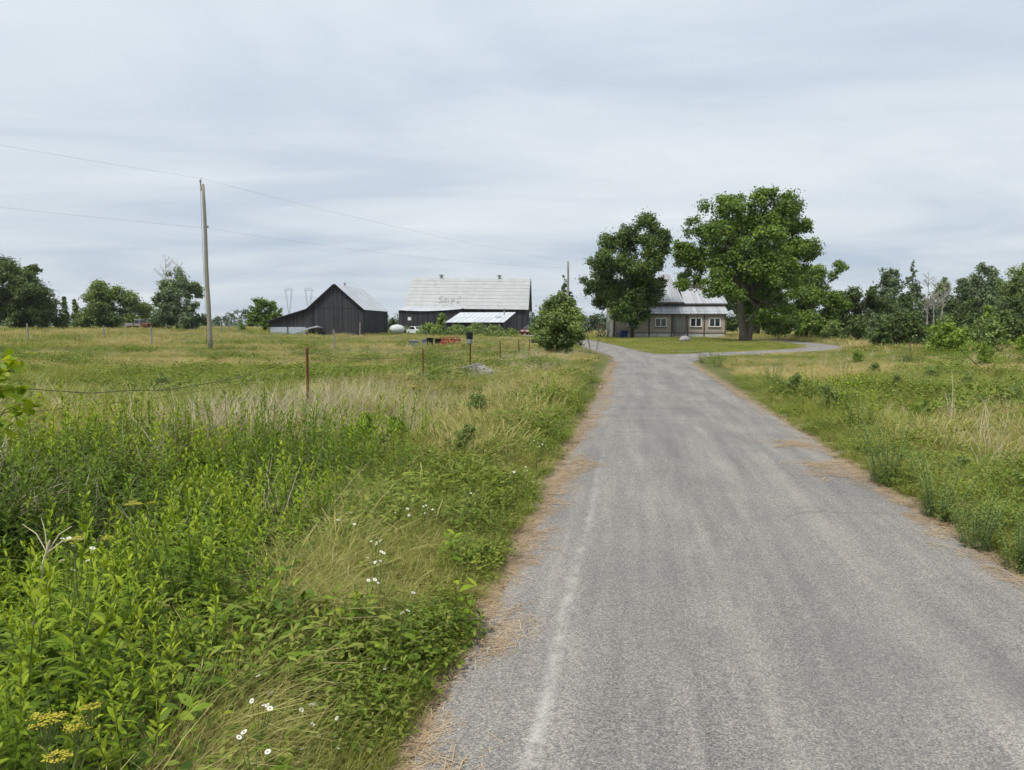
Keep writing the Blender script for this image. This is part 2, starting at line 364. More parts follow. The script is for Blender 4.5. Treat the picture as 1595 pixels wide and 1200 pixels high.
M = dict(
    ground=ground_mat(), road=road_mat(),
    gravel=plain('gravel', (.17, .165, .16), .95, var=.25, scale=20),
    barn=wood('charred_barn_board', (.018, .019, .022), (.062, .062, .066)),
    barn_trim=wood('dark_trim', (.012, .012, .014), (.03, .03, .032)),
    grey_wood=wood('weathered_grey_wood', (.13, .125, .115), (.36, .345, .31)),
    pole=wood('pole_wood', (.16, .145, .115), (.36, .33, .27), (30, 30, 1)),
    tin_barn=tin('barn_roof_tin', (.385, .398, .396), (.30, .312, .31), (.36, .33, .27), .35),
    tin_pale=tin('pale_sky_sheen_tin', (.54, .565, .59), (.45, .475, .50), (.45, .42, .38), .2),  # pale tin, brightened so its colour carries the sky reflected in the barn roof
    tin_house=tin('house_roof_tin', (.42, .43, .45), (.29, .30, .32), (.25, .21, .17), .5),
    tin_panel=tin('pale_blue_tin', (.42, .46, .53), (.35, .39, .45), (.3, .28, .25), .2),
    siding=plain('beige_siding', (.41, .358, .295), .75, var=.06, scale=1.5),
    batten=wood('brown_batten', (.07, .055, .042), (.17, .14, .11)),
    white=plain('white_paint', (.80, .80, .79), .5, var=.05),
    founda=plain('pale_foundation', (.60, .59, .57), .85, var=.2, scale=2),
    glass=plain('dark_window_glass', (.02, .024, .03), .06, var=.05, spec=.6),
    rust=plain('rusty_steel', (.14, .052, .026), .85, var=.4, scale=25),
    wire=plain('old_wire', (.07, .055, .045), .7, var=.2),
    cable=plain('power_cable', (.28, .29, .32), .6, var=.05),
    steel=plain('pylon_steel', (.34, .38, .42), .5, var=.05),
    black=plain('black_plastic', (.012, .012, .014), .45, var=.1),
    grey=plain('grey_plastic', (.22, .23, .25), .6, var=.1),
    blue=plain('blue_plastic', (.02, .05, .19), .5, var=.1),
    red=plain('faded_red_paint', (.30, .065, .045), .6, var=.25, scale=8),
    carred=plain('car_paint_red', (.12, .012, .014), .3, var=.05, spec=.5),
    carwhite=plain('car_paint_white', (.66, .68, .68), .35, var=.05, spec=.5),
    tank=plain('chalky_tank', (.50, .53, .52), .6, var=.12, scale=2),
    tyre=plain('tyre_rubber', (.015, .015, .015), .8),
    rock=plain('granite', (.36, .35, .35), .9, var=.2, scale=5),
    ceramic=plain('insulator', (.12, .14, .16), .25, spec=.5),
    bark=wood('bark', (.07, .058, .045), (.24, .20, .155), (10, 10, 2)),
    bark_dark=wood('dark_bark', (.03, .026, .022), (.10, .085, .07), (10, 10, 2)),
    deadwood=wood('bleached_deadwood', (.24, .22, .20), (.46, .43, .40), (10, 10, 2)),
    cream=plain('bleached_stalk', (.55, .47, .33), .8, var=.15, scale=30),
    stain=plain('roof_stain', (.27, .265, .25), .9, var=.3, scale=12),
    maple=leaf('maple_leaf', [(.1, (0.047, 0.083, 0.018)), (.5, (0.081, 0.136, 0.026)), (.9, (0.146, 0.214, 0.038))]),
    maple_l=leaf('maple_leaf_light', [(.1, (0.070, 0.122, 0.022)), (.5, (0.124, 0.205, 0.029)), (.9, (0.228, 0.323, 0.049))]),
    bushleaf=leaf('bush_leaf', [(.1, (0.079, 0.124, 0.037)), (.5, (0.158, 0.224, 0.059)), (.9, (0.281, 0.351, 0.095))]),
    shrub_d=leaf('dark_shrub_leaf', [(.1, (0.042, 0.070, 0.020)), (.5, (0.082, 0.126, 0.033)), (.9, (0.146, 0.199, 0.053))]),
    shrub_b=leaf('bright_shrub_leaf', [(.1, (0.102, 0.176, 0.024)), (.5, (0.183, 0.277, 0.035)), (.9, (0.305, 0.407, 0.055))]),
    bluegreen=leaf('poplar_leaf', [(.1, (0.074, 0.114, 0.054)), (.5, (0.136, 0.190, 0.090)), (.9, (0.230, 0.295, 0.141))]),
    cedar=leaf('cedar_spray', [(.1, (0.040, 0.077, 0.033)), (.5, (0.077, 0.135, 0.055)), (.9, (0.137, 0.209, 0.082))], .15),
    farleaf=leaf('far_leaf', [(.1, (.036, .062, .024)), (.5, (.06, .095, .034)), (.9, (.10, .14, .05))]),
    goldenrod=leaf('goldenrod_leaf', [(.05, (.055, .105, .008)), (.45, (.13, .21, .012)), (.95, (.36, .43, .032))], .24, spec=.12),
    darkweed=leaf('dark_weed_leaf', [(.05, (.04, .08, .01)), (.5, (.095, .16, .018)), (.95, (.23, .32, .035))], .3, spec=.14),
    stem=leaf('green_stem', [(.1, (.08, .12, .03)), (.9, (.15, .20, .05))], .1),
    weedleaf=leaf('weed_leaf', [(.05, (.05, .09, .01)), (.5, (.115, .18, .016)), (.95, (.24, .31, .035))], .24, True, (.30, .25, .10), spec=.12),
    grass=leaf('grass_blade', [(.05, (.10, .145, .016)), (.5, (.185, .245, .028)), (.95, (.33, .385, .06))], .24, True, (.52, .42, .20), spec=.16),
    straw=leaf('dry_straw', [(.05, (.36, .29, .18)), (.5, (.54, .47, .33)), (.95, (.74, .67, .52))], .15, True),
    litter=leaf('litter_straw', [(.05, (.27, .185, .11)), (.5, (.43, .315, .195)), (.95, (.58, .46, .31))], .1, True),
    yellow=leaf('umbel_yellow', [(.1, (.33, .29, .02)), (.9, (.58, .51, .05))], .2),
    petal=leaf('white_petal', [(.1, (.70, .70, .66)), (.9, (.85, .85, .82))], .2),
    sap=leaf('young_leaf', [(.05, (.16, .24, .012)), (.5, (.27, .36, .016)), (.95, (.42, .48, .03))], .4),
)

# ------------------------------------------------------------------ ground and roads
def build_ground():
    ys = np.concatenate([np.arange(-9, 30, .3), np.arange(30, 75, .9), np.arange(75, 160, 3), np.geomspace(160, 4000, 26)])
    xs_p = np.concatenate([np.arange(0, 9, .3), np.arange(9, 40, 1.0), np.arange(40, 130, 4), np.geomspace(130, 3600, 22)])
    xs = np.concatenate([-xs_p[:0:-1], xs_p])
    X, Y = np.meshgrid(xs, ys); Z = terrain(X, Y); nx, ny = len(xs), len(ys)
    V = np.stack([X, Y, Z], -1).reshape(-1, 3)
    i = np.arange((ny - 1) * (nx - 1)); r, c = i // (nx - 1), i % (nx - 1); a = r * nx + c
    me = np_mesh('ground', V, np.stack([a, a + 1, a + nx + 1, a + nx], -1), M['ground'], smooth_=True)
    x, y = V[:, 0], V[:, 1]; rd = road_dist(x, y)
    lawn = inside(x, y, LAWN).astype(np.float32)
    hay = np.clip(ss(20, 30, y) * ss(-3, -6, U(x, y)), 0, 1) * .0
    dirt = 1 - ss(.02, .4, rd + .25 * (fbm(x * 1.7, y * 1.7, 3, 3) - .5))
    for nm, v in (('lawn', np.maximum(lawn, hay)), ('dirt', dirt)):
        at = me.attributes.new(nm, 'FLOAT', 'POINT'); at.data.foreach_set('value', v.astype(np.float32))
    ob('ground', me, label='grassy meadow ground on both sides of the farm road', cat='ground', kind='structure')
build_ground()
def strip(line, hw, dz, name, label, step=.25, seed=0, flat=False):
    # resample
    P = [Vector((*p, 0)) for p in line]; out = []; acc = 0
    for a, b in zip(P[:-1], P[1:]):
        n = max(1, int((b - a).length / step))
        for k in range(n): out.append(a.lerp(b, k / n))
    out.append(P[-1]); V = []; n = len(out); m = 9; cen = []
    for i, p in enumerate(out):
        d = (out[min(i + 1, n - 1)] - out[max(i - 1, 0)]).normalized(); nr = Vector((d.y, -d.x, 0))
        w = hw(i / (n - 1), p.y)
        for k in range(m):
            t = -1 + 2 * k / (m - 1); e = 0
            if k in (0, m - 1): e = .22 * (float(fbm(i * .11, k * 3.1, seed, 4)) - .5)
            q = p + nr * (t * w[0 if t < 0 else 1] + e)
            V.append((q.x, q.y, dz + .015 * (1 - t * t) - (.02 if abs(t) == 1 else 0))); cen.append((p.x, p.y))
    V = np.array(V); cen = np.array(cen)
    if not flat:
        up = np.maximum(terrain(V[:, 0], V[:, 1]), terrain(cen[:, 0], cen[:, 1])) + .04
        V[:, 2] += np.where(cen[:, 1] > 30, up, 0)
    Fq = [(i * m + k, i * m + k + 1, (i + 1) * m + k + 1, (i + 1) * m + k) for i in range(n - 1) for k in range(m - 1)]
    me = np_mesh(name, V, Fq, M['road'], smooth_=True)
    return ob(name, me, label=label, cat='road', kind='structure')
strip(MAIN, lambda t, y: (1.635 + .25 * float(ss(31, 37, y)), 1.635 + .5 * float(ss(31, 37, y))), .012, 'road', 'worn grey asphalt farm road running straight to the house', seed=3, flat=True)
strip(LEFT_S, lambda t, y: (1.5, 1.5 + .9 * float(ss(32, 36, y)) * float(1 - ss(38, 44, y))), .008, 'driveway_to_barns', 'grey driveway branch bending away towards the barns', seed=8)
strip(RIGHT_S, lambda t, y: (1.35 + 1.0 * float(1 - ss(38, 43, y)), 1.35), .004, 'driveway_loop', 'grey driveway branch looping round the lawn in front of the house', seed=12)
gp = MB()
gx, gy = 11.0, 46.3
ring = [(gx + math.cos(a) * (1.5 + .2 * math.sin(3 * a)), gy + math.sin(a) * (1.9 + .3 * math.sin(2 * a + 1))) for a in np.linspace(0, 2 * math.pi, 24, endpoint=False)]
gp.add([(p[0], p[1], th(*p) + .03) for p in ring], [tuple(range(24))])
gp.build('gravel_patch', M['gravel'], label='dark gravel patch on the lawn beside the road fork', cat='gravel', kind='structure')

# ------------------------------------------------------------------ buildings
def rnd(seed): return random.Random(seed)
def boards_wall(mb, a, b, z0, top, w, rng, t=.03, out=Vector((0, -1, 0))):
    """vertical boards from plan point a to b; top(t) gives the height at fraction t along the wall"""
    a = Vector((*a, 0)); b = Vector((*b, 0)); L = (b - a).length; n = max(1, round(L / w)); d = (b - a) / n
    for k in range(n):
        p = a + d * k; q = a + d * (k + 1) - d.normalized() * .012; off = out * (t + rng.uniform(-.012, .014)); mb.cv = rng.random()
        zb = z0 + (rng.random() < .12) * rng.uniform(0, .35); z1 = top((k + .0) / n); z2 = top((k + 1) / n)
        mb.hexa([(p.x, p.y, zb), (q.x, q.y, zb), (q.x + off.x, q.y + off.y, zb), (p.x + off.x, p.y + off.y, zb),
                 (p.x, p.y, z1), (q.x, q.y, z2), (q.x + off.x, q.y + off.y, z2), (p.x + off.x, p.y + off.y, z1)])
def sheets(mb, e0, e1, r1, r0, nx, ny, rng, t=.025, lift=.018, sag=0, rib=True, gap=.04, vr=1.0):
    """roof slope: eave corners e0,e1 and ridge corners r0,r1, tiled in overlapping metal sheets"""
    e0, e1, r0, r1 = map(Vector, (e0, e1, r0, r1))
    def P(s, q):
        v = e0.lerp(e1, s).lerp(r0.lerp(r1, s), q); v = v.copy(); v.z -= sag * math.sin(math.pi * s) * (1 - q); return v
    nrm = (e1 - e0).cross(r0 - e0).normalized()
    for j in range(ny):
        for i in range(nx):
            mb.cv = .5 + vr * (rng.random() - .5); u0, u1 = i / nx, (i + 1) / nx - gap / nx; v0, v1 = j / ny, min(1, (j + 1.03) / ny); l = nrm * (lift * (1 - .0) + rng.uniform(0, .008)); l2 = nrm * rng.uniform(0, .006)
            mb.slab([P(u0, v0) + l, P(u1, v0) + l, P(u1, v1) + l2, P(u0, v1) + l2], t)
            if rib: mb.bar(P(u0, v0) + l + nrm * .02, P(u0, v1) + l2 + nrm * .02, .06, .06, nrm)
def local_empty(name, px, Y, z, rz, **k):
    x = (px - CX) / F_PX * Y; return empty(name, (x, Y, z), rz, **k)

# -- gabled barn (frame: x across the gable, y back along the ridge)
def barn_gabled():
    rng = rnd(1); b = local_empty('gable_barn', 523.5, 105, .12, R(-3.5), label='black board barn with a tall gable and a lean-to sloping off its side', cat='barn')
    hw, eave, ridge, L = 3.98, 3.9, 7.35, 15
    roofz = lambda x: ridge - (ridge - eave) * abs(x) / hw
    w = MB(); boards_wall(w, (-hw, 0), (hw, 0), 0, lambda t: roofz(-hw + 2 * hw * t) - .04, .26, rng)
    w.build('gable_boards', M['barn'], b, kind='stuff')
    w = MB(); boards_wall(w, (hw, 0), (hw, L), 0, lambda t: eave - .05, .26, rng, out=Vector((1, 0, 0))); w.build('side_boards', M['barn'], b, kind='stuff')
    w = MB(); boards_wall(w, (-hw, L), (hw, L), 0, lambda t: roofz(-hw + 2 * hw * t) - .04, .3, rng, out=Vector((0, 1, 0))); w.build('rear_boards', M['barn'], b, kind='stuff')
    w = MB(); w.box(-hw, hw, -.05, -.035, eave - .02, eave + .06); w.cv = .2
    w.build('girt', M['barn_trim'], b)
    # lean-to: starts a little in front of the gable plane so that planes do not meet
    lx = -9.6
    w = MB(); boards_wall(w, (lx, .15), (-hw - .03, .15), .9, lambda t: 2.15 + (eave - 2.15) * t ** 1.05 - .05, .28, rng); w.build('lean_to_boards', M['barn'], b, kind='stuff')
    w = MB(); boards_wall(w, (lx, L), (lx, .15), 0, lambda t: 2.1, .3, rng, out=Vector((-1, 0, 0))); w.build('lean_to_side_boards', M['barn'], b, kind='stuff')
    p = MB()
    for k, (x0, x1) in enumerate(((lx + .1, lx + 2.65), (lx + 2.7, lx + 5.25))): p.cv = .4 + .3 * k; p.box(x0, x1, .02, .09, .05, 1.28)
    p.build('tin_panel', M['tin_panel'], b, label='pale tin panels along the foot of the lean-to')
    p = MB(); p.bar((lx + 2.68, 0, 0), (lx + 2.68, 0, 1.4), .1); p.build('panel_post', M['barn_trim'], b)
    o = .35
    s = MB(); sheets(s, (hw + .25, -o, eave - .2), (hw + .25, L + o, eave - .2), (0, L + o, ridge), (0, -o, ridge), 24, 3, rng); s.build('roof_slope', M['tin_pale'], b)
    s = MB(); sheets(s, (-hw, L + o, eave), (-hw, -o, eave), (0, -o, ridge), (0, L + o, ridge), 24, 3, rng); s.build('roof_slope', M['tin_pale'], b)
    s = MB(); sheets(s, (lx - .3, L + o, 2.12), (lx - .3, -o, 2.12), (-hw - .03, -o, eave - .03), (-hw - .03, L + o, eave - .03), 24, 2, rng); s.build('lean_to_roof', M['tin_barn'], b)
    v = MB()
    v.bar((0.05, -o - .03, ridge - .08), (hw + .28, -o - .03, eave - .3), .05, .2); v.bar((-.05, -o - .03, ridge - .08), (-hw, -o - .03, eave - .08), .05, .2); v.bar((-hw, -o - .03, eave - .1), (lx - .3, -o - .03, 2.02), .05, .18)
    v.build('verge_board', M['barn_trim'], b)
    r = MB(); r.tube([(.0, 5, ridge), (.0, 5, ridge + .25)], [.1, .1]); r.lathe([(.16, ridge + .25), (.2, ridge + .33), (.05, ridge + .5)], 10, 0, 5); r.build('roof_vent', M['grey_wood'], b)
    # fallen sheet of roofing that leans on the gable
    f = MB(); f.cv = .6; f.slab([(-5.9, -1.6, .25), (-2.9, -1.6, 1.15), (-2.6, -.3, 1.5), (-5.4, -.3, .8)], .05); f.slab([(-2.88, -1.6, 1.16), (-1.9, -1.6, 1.3), (-1.7, -.3, 1.2), (-2.58, -.3, 1.5)], .05)
    f.build('fallen_roof_sheet', M['grey'], None, label='bent grey roof sheet lying against the gabled barn', cat='roof sheet').matrix_world = b.matrix_basis.copy()
    f = MB(); f.tube([(3.6, -.5, 0), (3.62, -.32, 2.0)], .07, 6); f.build('leaning_post', M['grey_wood'], None, label='pale post propped upright by the corner of the gabled barn', cat='post').matrix_world = b.matrix_basis.copy()
    return b
barn_gabled()

def barn_long():
    rng = rnd(2); b = local_empty('long_barn', 635, 130, .14, R(-4), label='long black barn with a huge pale metal roof and two ridge vents', cat='barn')
    b.rotation_euler = (0, R(.7), R(-4))
    L, D, eave, ridge = 20.8, 12, 4.85, 10.2
    w = MB(); boards_wall(w, (0, 0), (L, 0), 0, lambda t: eave - .05, .3, rng); w.build('front_boards', M['barn'], b, kind='stuff')
    rz = lambda y: ridge - (ridge - eave) * abs(y - D / 2) / (D / 2)
    w = MB(); boards_wall(w, (L, 0), (L, D), 0, lambda t: rz(D * t) - .05, .3, rng, out=Vector((1, 0, 0))); w.build('gable_boards', M['barn'], b, kind='stuff')
    w = MB(); boards_wall(w, (0, D), (0, 0), 0, lambda t: rz(D * (1 - t)) - .05, .3, rng, out=Vector((-1, 0, 0))); w.build('gable_boards', M['barn'], b, kind='stuff')
    w = MB(); boards_wall(w, (L, D), (0, D), 0, lambda t: eave - .05, .3, rng, out=Vector((0, 1, 0))); w.build('rear_boards', M['barn'], b, kind='stuff')
    o = .45; sl = (ridge - eave) / (D / 2)
    s = MB(); sheets(s, (-o, -o, eave - o * sl), (L + o, -o, eave - o * sl), (L + o, D / 2, ridge), (-o, D / 2, ridge), 26, 9, rng, rib=False, lift=.03, gap=.004, vr=.3); roof = s.build('roof_slope', M['tin_barn'], b)
    s = MB(); sheets(s, (L + o, D + .6, eave - .6 * sl), (-o, D + .6, eave - .6 * sl), (-o, D / 2, ridge), (L + o, D / 2, ridge), 26, 9, rng, rib=False, gap=.004, vr=.3); s.build('roof_slope', M['tin_barn'], b)
    v = MB(); v.bar((L + o + .04, -o, eave - o * sl - .12), (L + o + .04, D / 2, ridge - .1), .06, .3); v.bar((L + o + .04, D + .6, eave - .6 * sl - .12), (L + o + .04, D / 2, ridge - .1), .06, .3); v.build('verge_board', M['barn_trim'], b)
    for x in (5.0, 15.6):
        c = MB(); c.box(x - .18, x + .18, D / 2 - .18, D / 2 + .18, ridge - .1, ridge + .35); c.prism([(x - .42, ridge + .35), (x + .42, ridge + .35), (x + .3, ridge + .55), (x - .3, ridge + .55)], D / 2 - .35, D / 2 + .35)
        c.build('ridge_vent', M['grey'], b)
    # faded dark marks on the roof sheets, like the remains of painted lettering
    n = Vector((0, -sl, 1)).normalized()
    def rp(x, q): return Vector((x, -o + (D / 2 + o) * q, eave - o * sl + (ridge - eave + o * sl) * q)) + n * .065
    mk = MB()
    def stroke(pts, w=.16):
        for (x0, q0), (x1, q1) in zip(pts[:-1], pts[1:]): mk.bar(rp(x0, q0), rp(x1, q1), w, .012, n)
    X0 = 5.3; s_ = .19
    stroke([(X0 + .7, .37), (X0 + .15, .365), (X0 + .1, .3), (X0 + .6, .27), (X0 + .62, .2), (X0, .19)])
    stroke([(X0 + 1.0, .34), (X0 + 1.35, .30), (X0 + 1.05, .26), (X0 + 1.4, .21), (X0 + 1.0, .19)])
    stroke([(X0 + 1.75, .29), (X0 + 1.72, .19)]); stroke([(X0 + 1.76, .34), (X0 + 1.77, .325)])
    stroke([(X0 + 2.3, .15), (X0 + 2.35, .30), (X0 + 2.75, .30), (X0 + 2.7, .23), (X0 + 2.35, .22)])
    stroke([(X0 + 3.3, .38), (X0 + 3.9, .375)]); stroke([(X0 + 3.4, .34), (X0 + 3.45, .30)]); stroke([(X0 + 3.7, .335), (X0 + 4.0, .33)]); stroke([(X0 + 3.2, .22), (X0 + 3.85, .215)]); stroke([(X0 + 3.3, .18), (X0 + 3.7, .18)])
    mk.build('faded_marks', M['stain'], roof, kind='stuff', label='faded dark painted marks on the barn roof')
    # low annex in front of the left end
    ad, al = 6, 9.7
    w = MB(); boards_wall(w, (-.2, -ad), (al, -ad), 0, lambda t: 4.0 - .22 * math.sin(math.pi * t) + .25 * max(0, t - .75), .3, rng); w.build('annex_front_boards', M['barn'], b, kind='stuff')
    w = MB(); boards_wall(w, (al, -ad), (al, -.05), 0, lambda t: 4.05 + .6 * t, .3, rng, out=Vector((1, 0, 0))); boards_wall(w, (-.2, -.05), (-.2, -ad), 0, lambda t: 4.65 - .6 * t, .3, rng, out=Vector((-1, 0, 0))); w.build('annex_side_boards', M['barn'], b, kind='stuff')
    s = MB(); sheets(s, (-.5, -ad - .3, 4.05), (al + .3, -ad - .3, 4.3), (al + .3, -.1, 4.62), (-.5, -.1, 4.66), 13, 2, rng, sag=.25); s.build('annex_roof', M['tin_pale'], b)
    n_ = MB(); n_.box(1.35, 1.9, -ad - .09, -ad - .055, 2.35, 2.9); n_.build('annex_window', M['white'], b, label='small white square on the dark annex wall')
    d_ = MB(); d_.box(1.1, 1.18, -ad - .08, -ad - .05, 0, 3.0); d_.build('annex_door_edge', M['barn_trim'], b)
barn_long()

def shed():
    rng = rnd(3); b = local_empty('low_shed', 697, 112, .15, R(-14), label='low black shed with a pale single-slope metal roof before the long barn', cat='shed')
    L, D = 8.7, 7
    w = MB(); boards_wall(w, (0, 0), (L, 0), 0, lambda t: 1.9, .3, rng); w.build('front_boards', M['barn'], b, kind='stuff')
    w = MB(); boards_wall(w, (L, 0), (L, D), 0, lambda t: 1.9 + 1.5 * t, .3, rng, out=Vector((1, 0, 0))); w.build('side_boards', M['barn'], b, kind='stuff')
    w = MB(); boards_wall(w, (0, D), (0, 0), 0, lambda t: 3.4 - 1.5 * t, .3, rng, out=Vector((-1, 0, 0))); boards_wall(w, (L, D), (0, D), 0, lambda t: 3.4, .3, rng, out=Vector((0, 1, 0))); w.build('rear_boards', M['barn'], b, kind='stuff')
    s = MB(); sheets(s, (-.2, -.3, 1.92), (L + .25, -.3, 1.92), (L + .25, D + .2, 3.55), (-.2, D + .2, 3.55), 11, 2, rng); s.build('roof', M['tin_pale'], b)
    p = MB(); p.tube([(L - 1.1, D - 2, 3.0), (L - 1.1, D - 2, 4.0)], .09, 8); p.lathe([(.16, 4.0), (.16, 4.05), (.03, 4.15)], 8, L - 1.1, D - 2); p.build('stove_pipe', M['grey'], b)
    p = MB(); p.bar((L - 2.0, 3.0, 2.78), (L - 1.0, 3.1, 2.80), .35, .05); p.build('loose_board', M['grey_wood'], b)
shed()

def house():
    rng = rnd(4); d = 92; b = local_empty('farmhouse', 955, d, .2, R(-1.5), label='beige sided farmhouse with ribbed pale metal roofs and white windows', cat='house')
    L = 13.9; base, top = .52, 2.85
    xp = lambda px: (px - 955) / F_PX * d
    wins = [xp(p) for p in (985, 1028, 1082, 1111)]; wz0, wz1, ww = 1.24, 2.36, .72; dx0, dx1 = xp(1046), xp(1068)
    # clapboards, broken at each opening
    cl = MB(); h = .2; z = base
    holes = [(x - ww, x + ww, wz0, wz1) for x in wins] + [(dx0, dx1, 0, 2.8)]
    while z < top - .01:
        z1 = min(z + h, top); cuts = sorted((x0, x1) for x0, x1, a, c in holes if z1 > a + .05 and z < c - .05); x = 0
        for x0, x1 in cuts + [(L, L)]:
            if x0 - x > .02:
                cl.cv = rng.random(); cl.hexa([(x, -.045, z), (x0, -.045, z), (x0, 0.02, z), (x, 0.02, z), (x, -.02, z1), (x0, -.02, z1), (x0, .02, z1), (x, .02, z1)])
            x = x1
        z = z1
    cl.build('clapboards', M['siding'], b, kind='stuff')
    w = MB(); w.box(.05, L - .05, .06, .2, .2, 3.2); w.build('wall_core', M['batten'], b)
    f = MB(); f.box(.05, L - .05, -.02, .06, -.15, base - .01)
    f.build('foundation', M['founda'], b)
    for px in (1010, 1095, 1127.5, 1045, 956.5, 1069.5):
        t = MB(); x = xp(px); t.box(x - .09, x + .09, -.085, -.047, .05, top); t.build('batten', M['batten'], b)
    t = MB(); t.box(.05, L - .05, -.075, -.047, base - .06, base + .05); t.build('sill_board', M['batten'], b)
    for x in wins:
        fr = MB()
        for q in ((x - ww, x - ww + .11, wz0, wz1), (x + ww - .11, x + ww, wz0, wz1)): fr.box(q[0], q[1], -.10, .03, q[2], q[3])
        fr.box(x - ww + .11, x + ww - .11, -.098, .03, wz0, wz0 + .1); fr.box(x - ww + .11, x + ww - .11, -.098, .03, wz1 - .1, wz1); fr.box(x - .045, x + .045, -.09, .03, wz0 + .1, wz1 - .1)
        wn = fr.build('window', M['white'], b)
        for s in (-1, 1):
            g = MB(); a0, a1 = (x - ww + .11, x - .045) if s < 0 else (x + .045, x + ww - .11); g.box(a0, a1, -.04, -.02, wz0 + .1, wz1 - .1); g.build('pane', M['glass'], wn)
        s_ = MB(); s_.box(x - ww - .06, x + ww + .06, -.14, -.03, wz0 - .07, wz0 - .003); s_.build('sill', M['batten'], wn)
    # boarded doorway
    dr = MB()
    n = 5
    for k in range(n): dr.cv = rng.random(); q0 = dx0 + .1 + (dx1 - dx0 - .2) * k / n; dr.box(q0, q0 + (dx1 - dx0 - .2) / n - .01, -.03, .02, .15, 2.78)
    dd = dr.build('door', M['grey_wood'], b)
    c = MB(); c.box(dx0 + .45, dx1 - .35, -.06, -.035, .4, 2.3); c.cv = .2; c.build('door_leaf', M['grey_wood'], dd); c = MB(); c.box(dx1 - .42, dx1 - .36, -.11, -.06, 1.25, 1.4); c.build('handle', M['grey'], dd)
    st_ = MB(); st_.box(dx0 + .1, dx1 - .1, -.8, -.1, -.15, .12); st_.build('step', M['founda'], b)
    # skirt roof, upper wall, upper roofs
    s = MB(); sheets(s, (-.15, -.35, 2.86), (L + .12, -.35, 2.86), (L + .05, 1.3, 4.05), (-.1, 1.3, 4.05), 34, 1, rng); s.build('skirt_roof', M['tin_house'], b)
    fa = MB(); fa.box(-.12, L + .1, -.33, -.28, 2.72, 2.83); fa.build('fascia', M['batten'], b)
    u = MB(); boards_wall(u, (.1, 1.35), (L - .1, 1.35), 3.0, lambda t: 4.45, .25, rng); u.build('upper_wall_boards', M['batten'], b, kind='stuff')
    split = xp(1066)
    s = MB(); sheets(s, (split, .75, 4.15), (L + .35, .75, 4.15), (L - .05, 4.6, 6.55), (split, 4.6, 6.55), 12, 1, rng); s.build('wing_roof', M['tin_house'], b)
    s = MB(); sheets(s, (L + .35, 8.4, 4.15), (split, 8.4, 4.15), (split, 4.6, 6.55), (L - .05, 4.6, 6.55), 12, 1, rng); s.build('wing_roof', M['tin_house'], b)
    s = MB(); sheets(s, (-.3, .6, 4.3), (split - .03, .6, 4.3), (split - 1.2, 4.6, 8.0), (.5, 4.6, 8.0), 22, 1, rng); s.build('main_roof', M['tin_house'], b)
    s = MB(); sheets(s, (split - .03, 8.6, 4.3), (-.3, 8.6, 4.3), (.5, 4.6, 8.0), (split - 1.2, 4.6, 8.0), 22, 1, rng); s.build('main_roof', M['tin_house'], b)
    g = MB(); g.add([(split - .1, .65, 4.3), (split - .1, 8.55, 4.3), (split - 1.22, 4.6, 7.95)], [(0, 1, 2)]); g.build('main_gable', M['tin_house'], b)
    g = MB(); g.add([(-.2, .65, 4.3), (-.2, 8.55, 4.3), (.5, 4.6, 7.95)], [(0, 2, 1)]); g.add([(L + .2, .8, 4.2), (L + .2, 8.35, 4.2), (L - .05, 4.6, 6.5)], [(0, 1, 2)]); g.build('end_gable', M['grey_wood'], b, kind='stuff')
    ev = MB(); ev.box(split - .2, L + .3, .78, .86, 3.98, 4.12); ev.box(-.28, split - .25, .64, .72, 4.1, 4.25); ev.build('eave_board', M['batten'], b)
    w = MB(); boards_wall(w, (0, 8.4), (0, .1), 0, lambda t: 4.3 - 1.2 * max(0, t - .84) / .16, .22, rng, out=Vector((-1, 0, 0))); w.build('side_boards', M['grey_wood'], b, kind='stuff')
    w = MB(); boards_wall(w, (L, .1), (L, 8.4), 0, lambda t: 4.2 - 1.1 * max(0, .16 - t) / .16, .22, rng, out=Vector((1, 0, 0))); boards_wall(w, (L, 8.4), (0, 8.4), 0, lambda t: 4.2, .25, rng, out=Vector((0, 1, 0))); w.build('rear_boards', M['grey_wood'], b, kind='stuff')
    return b
house()

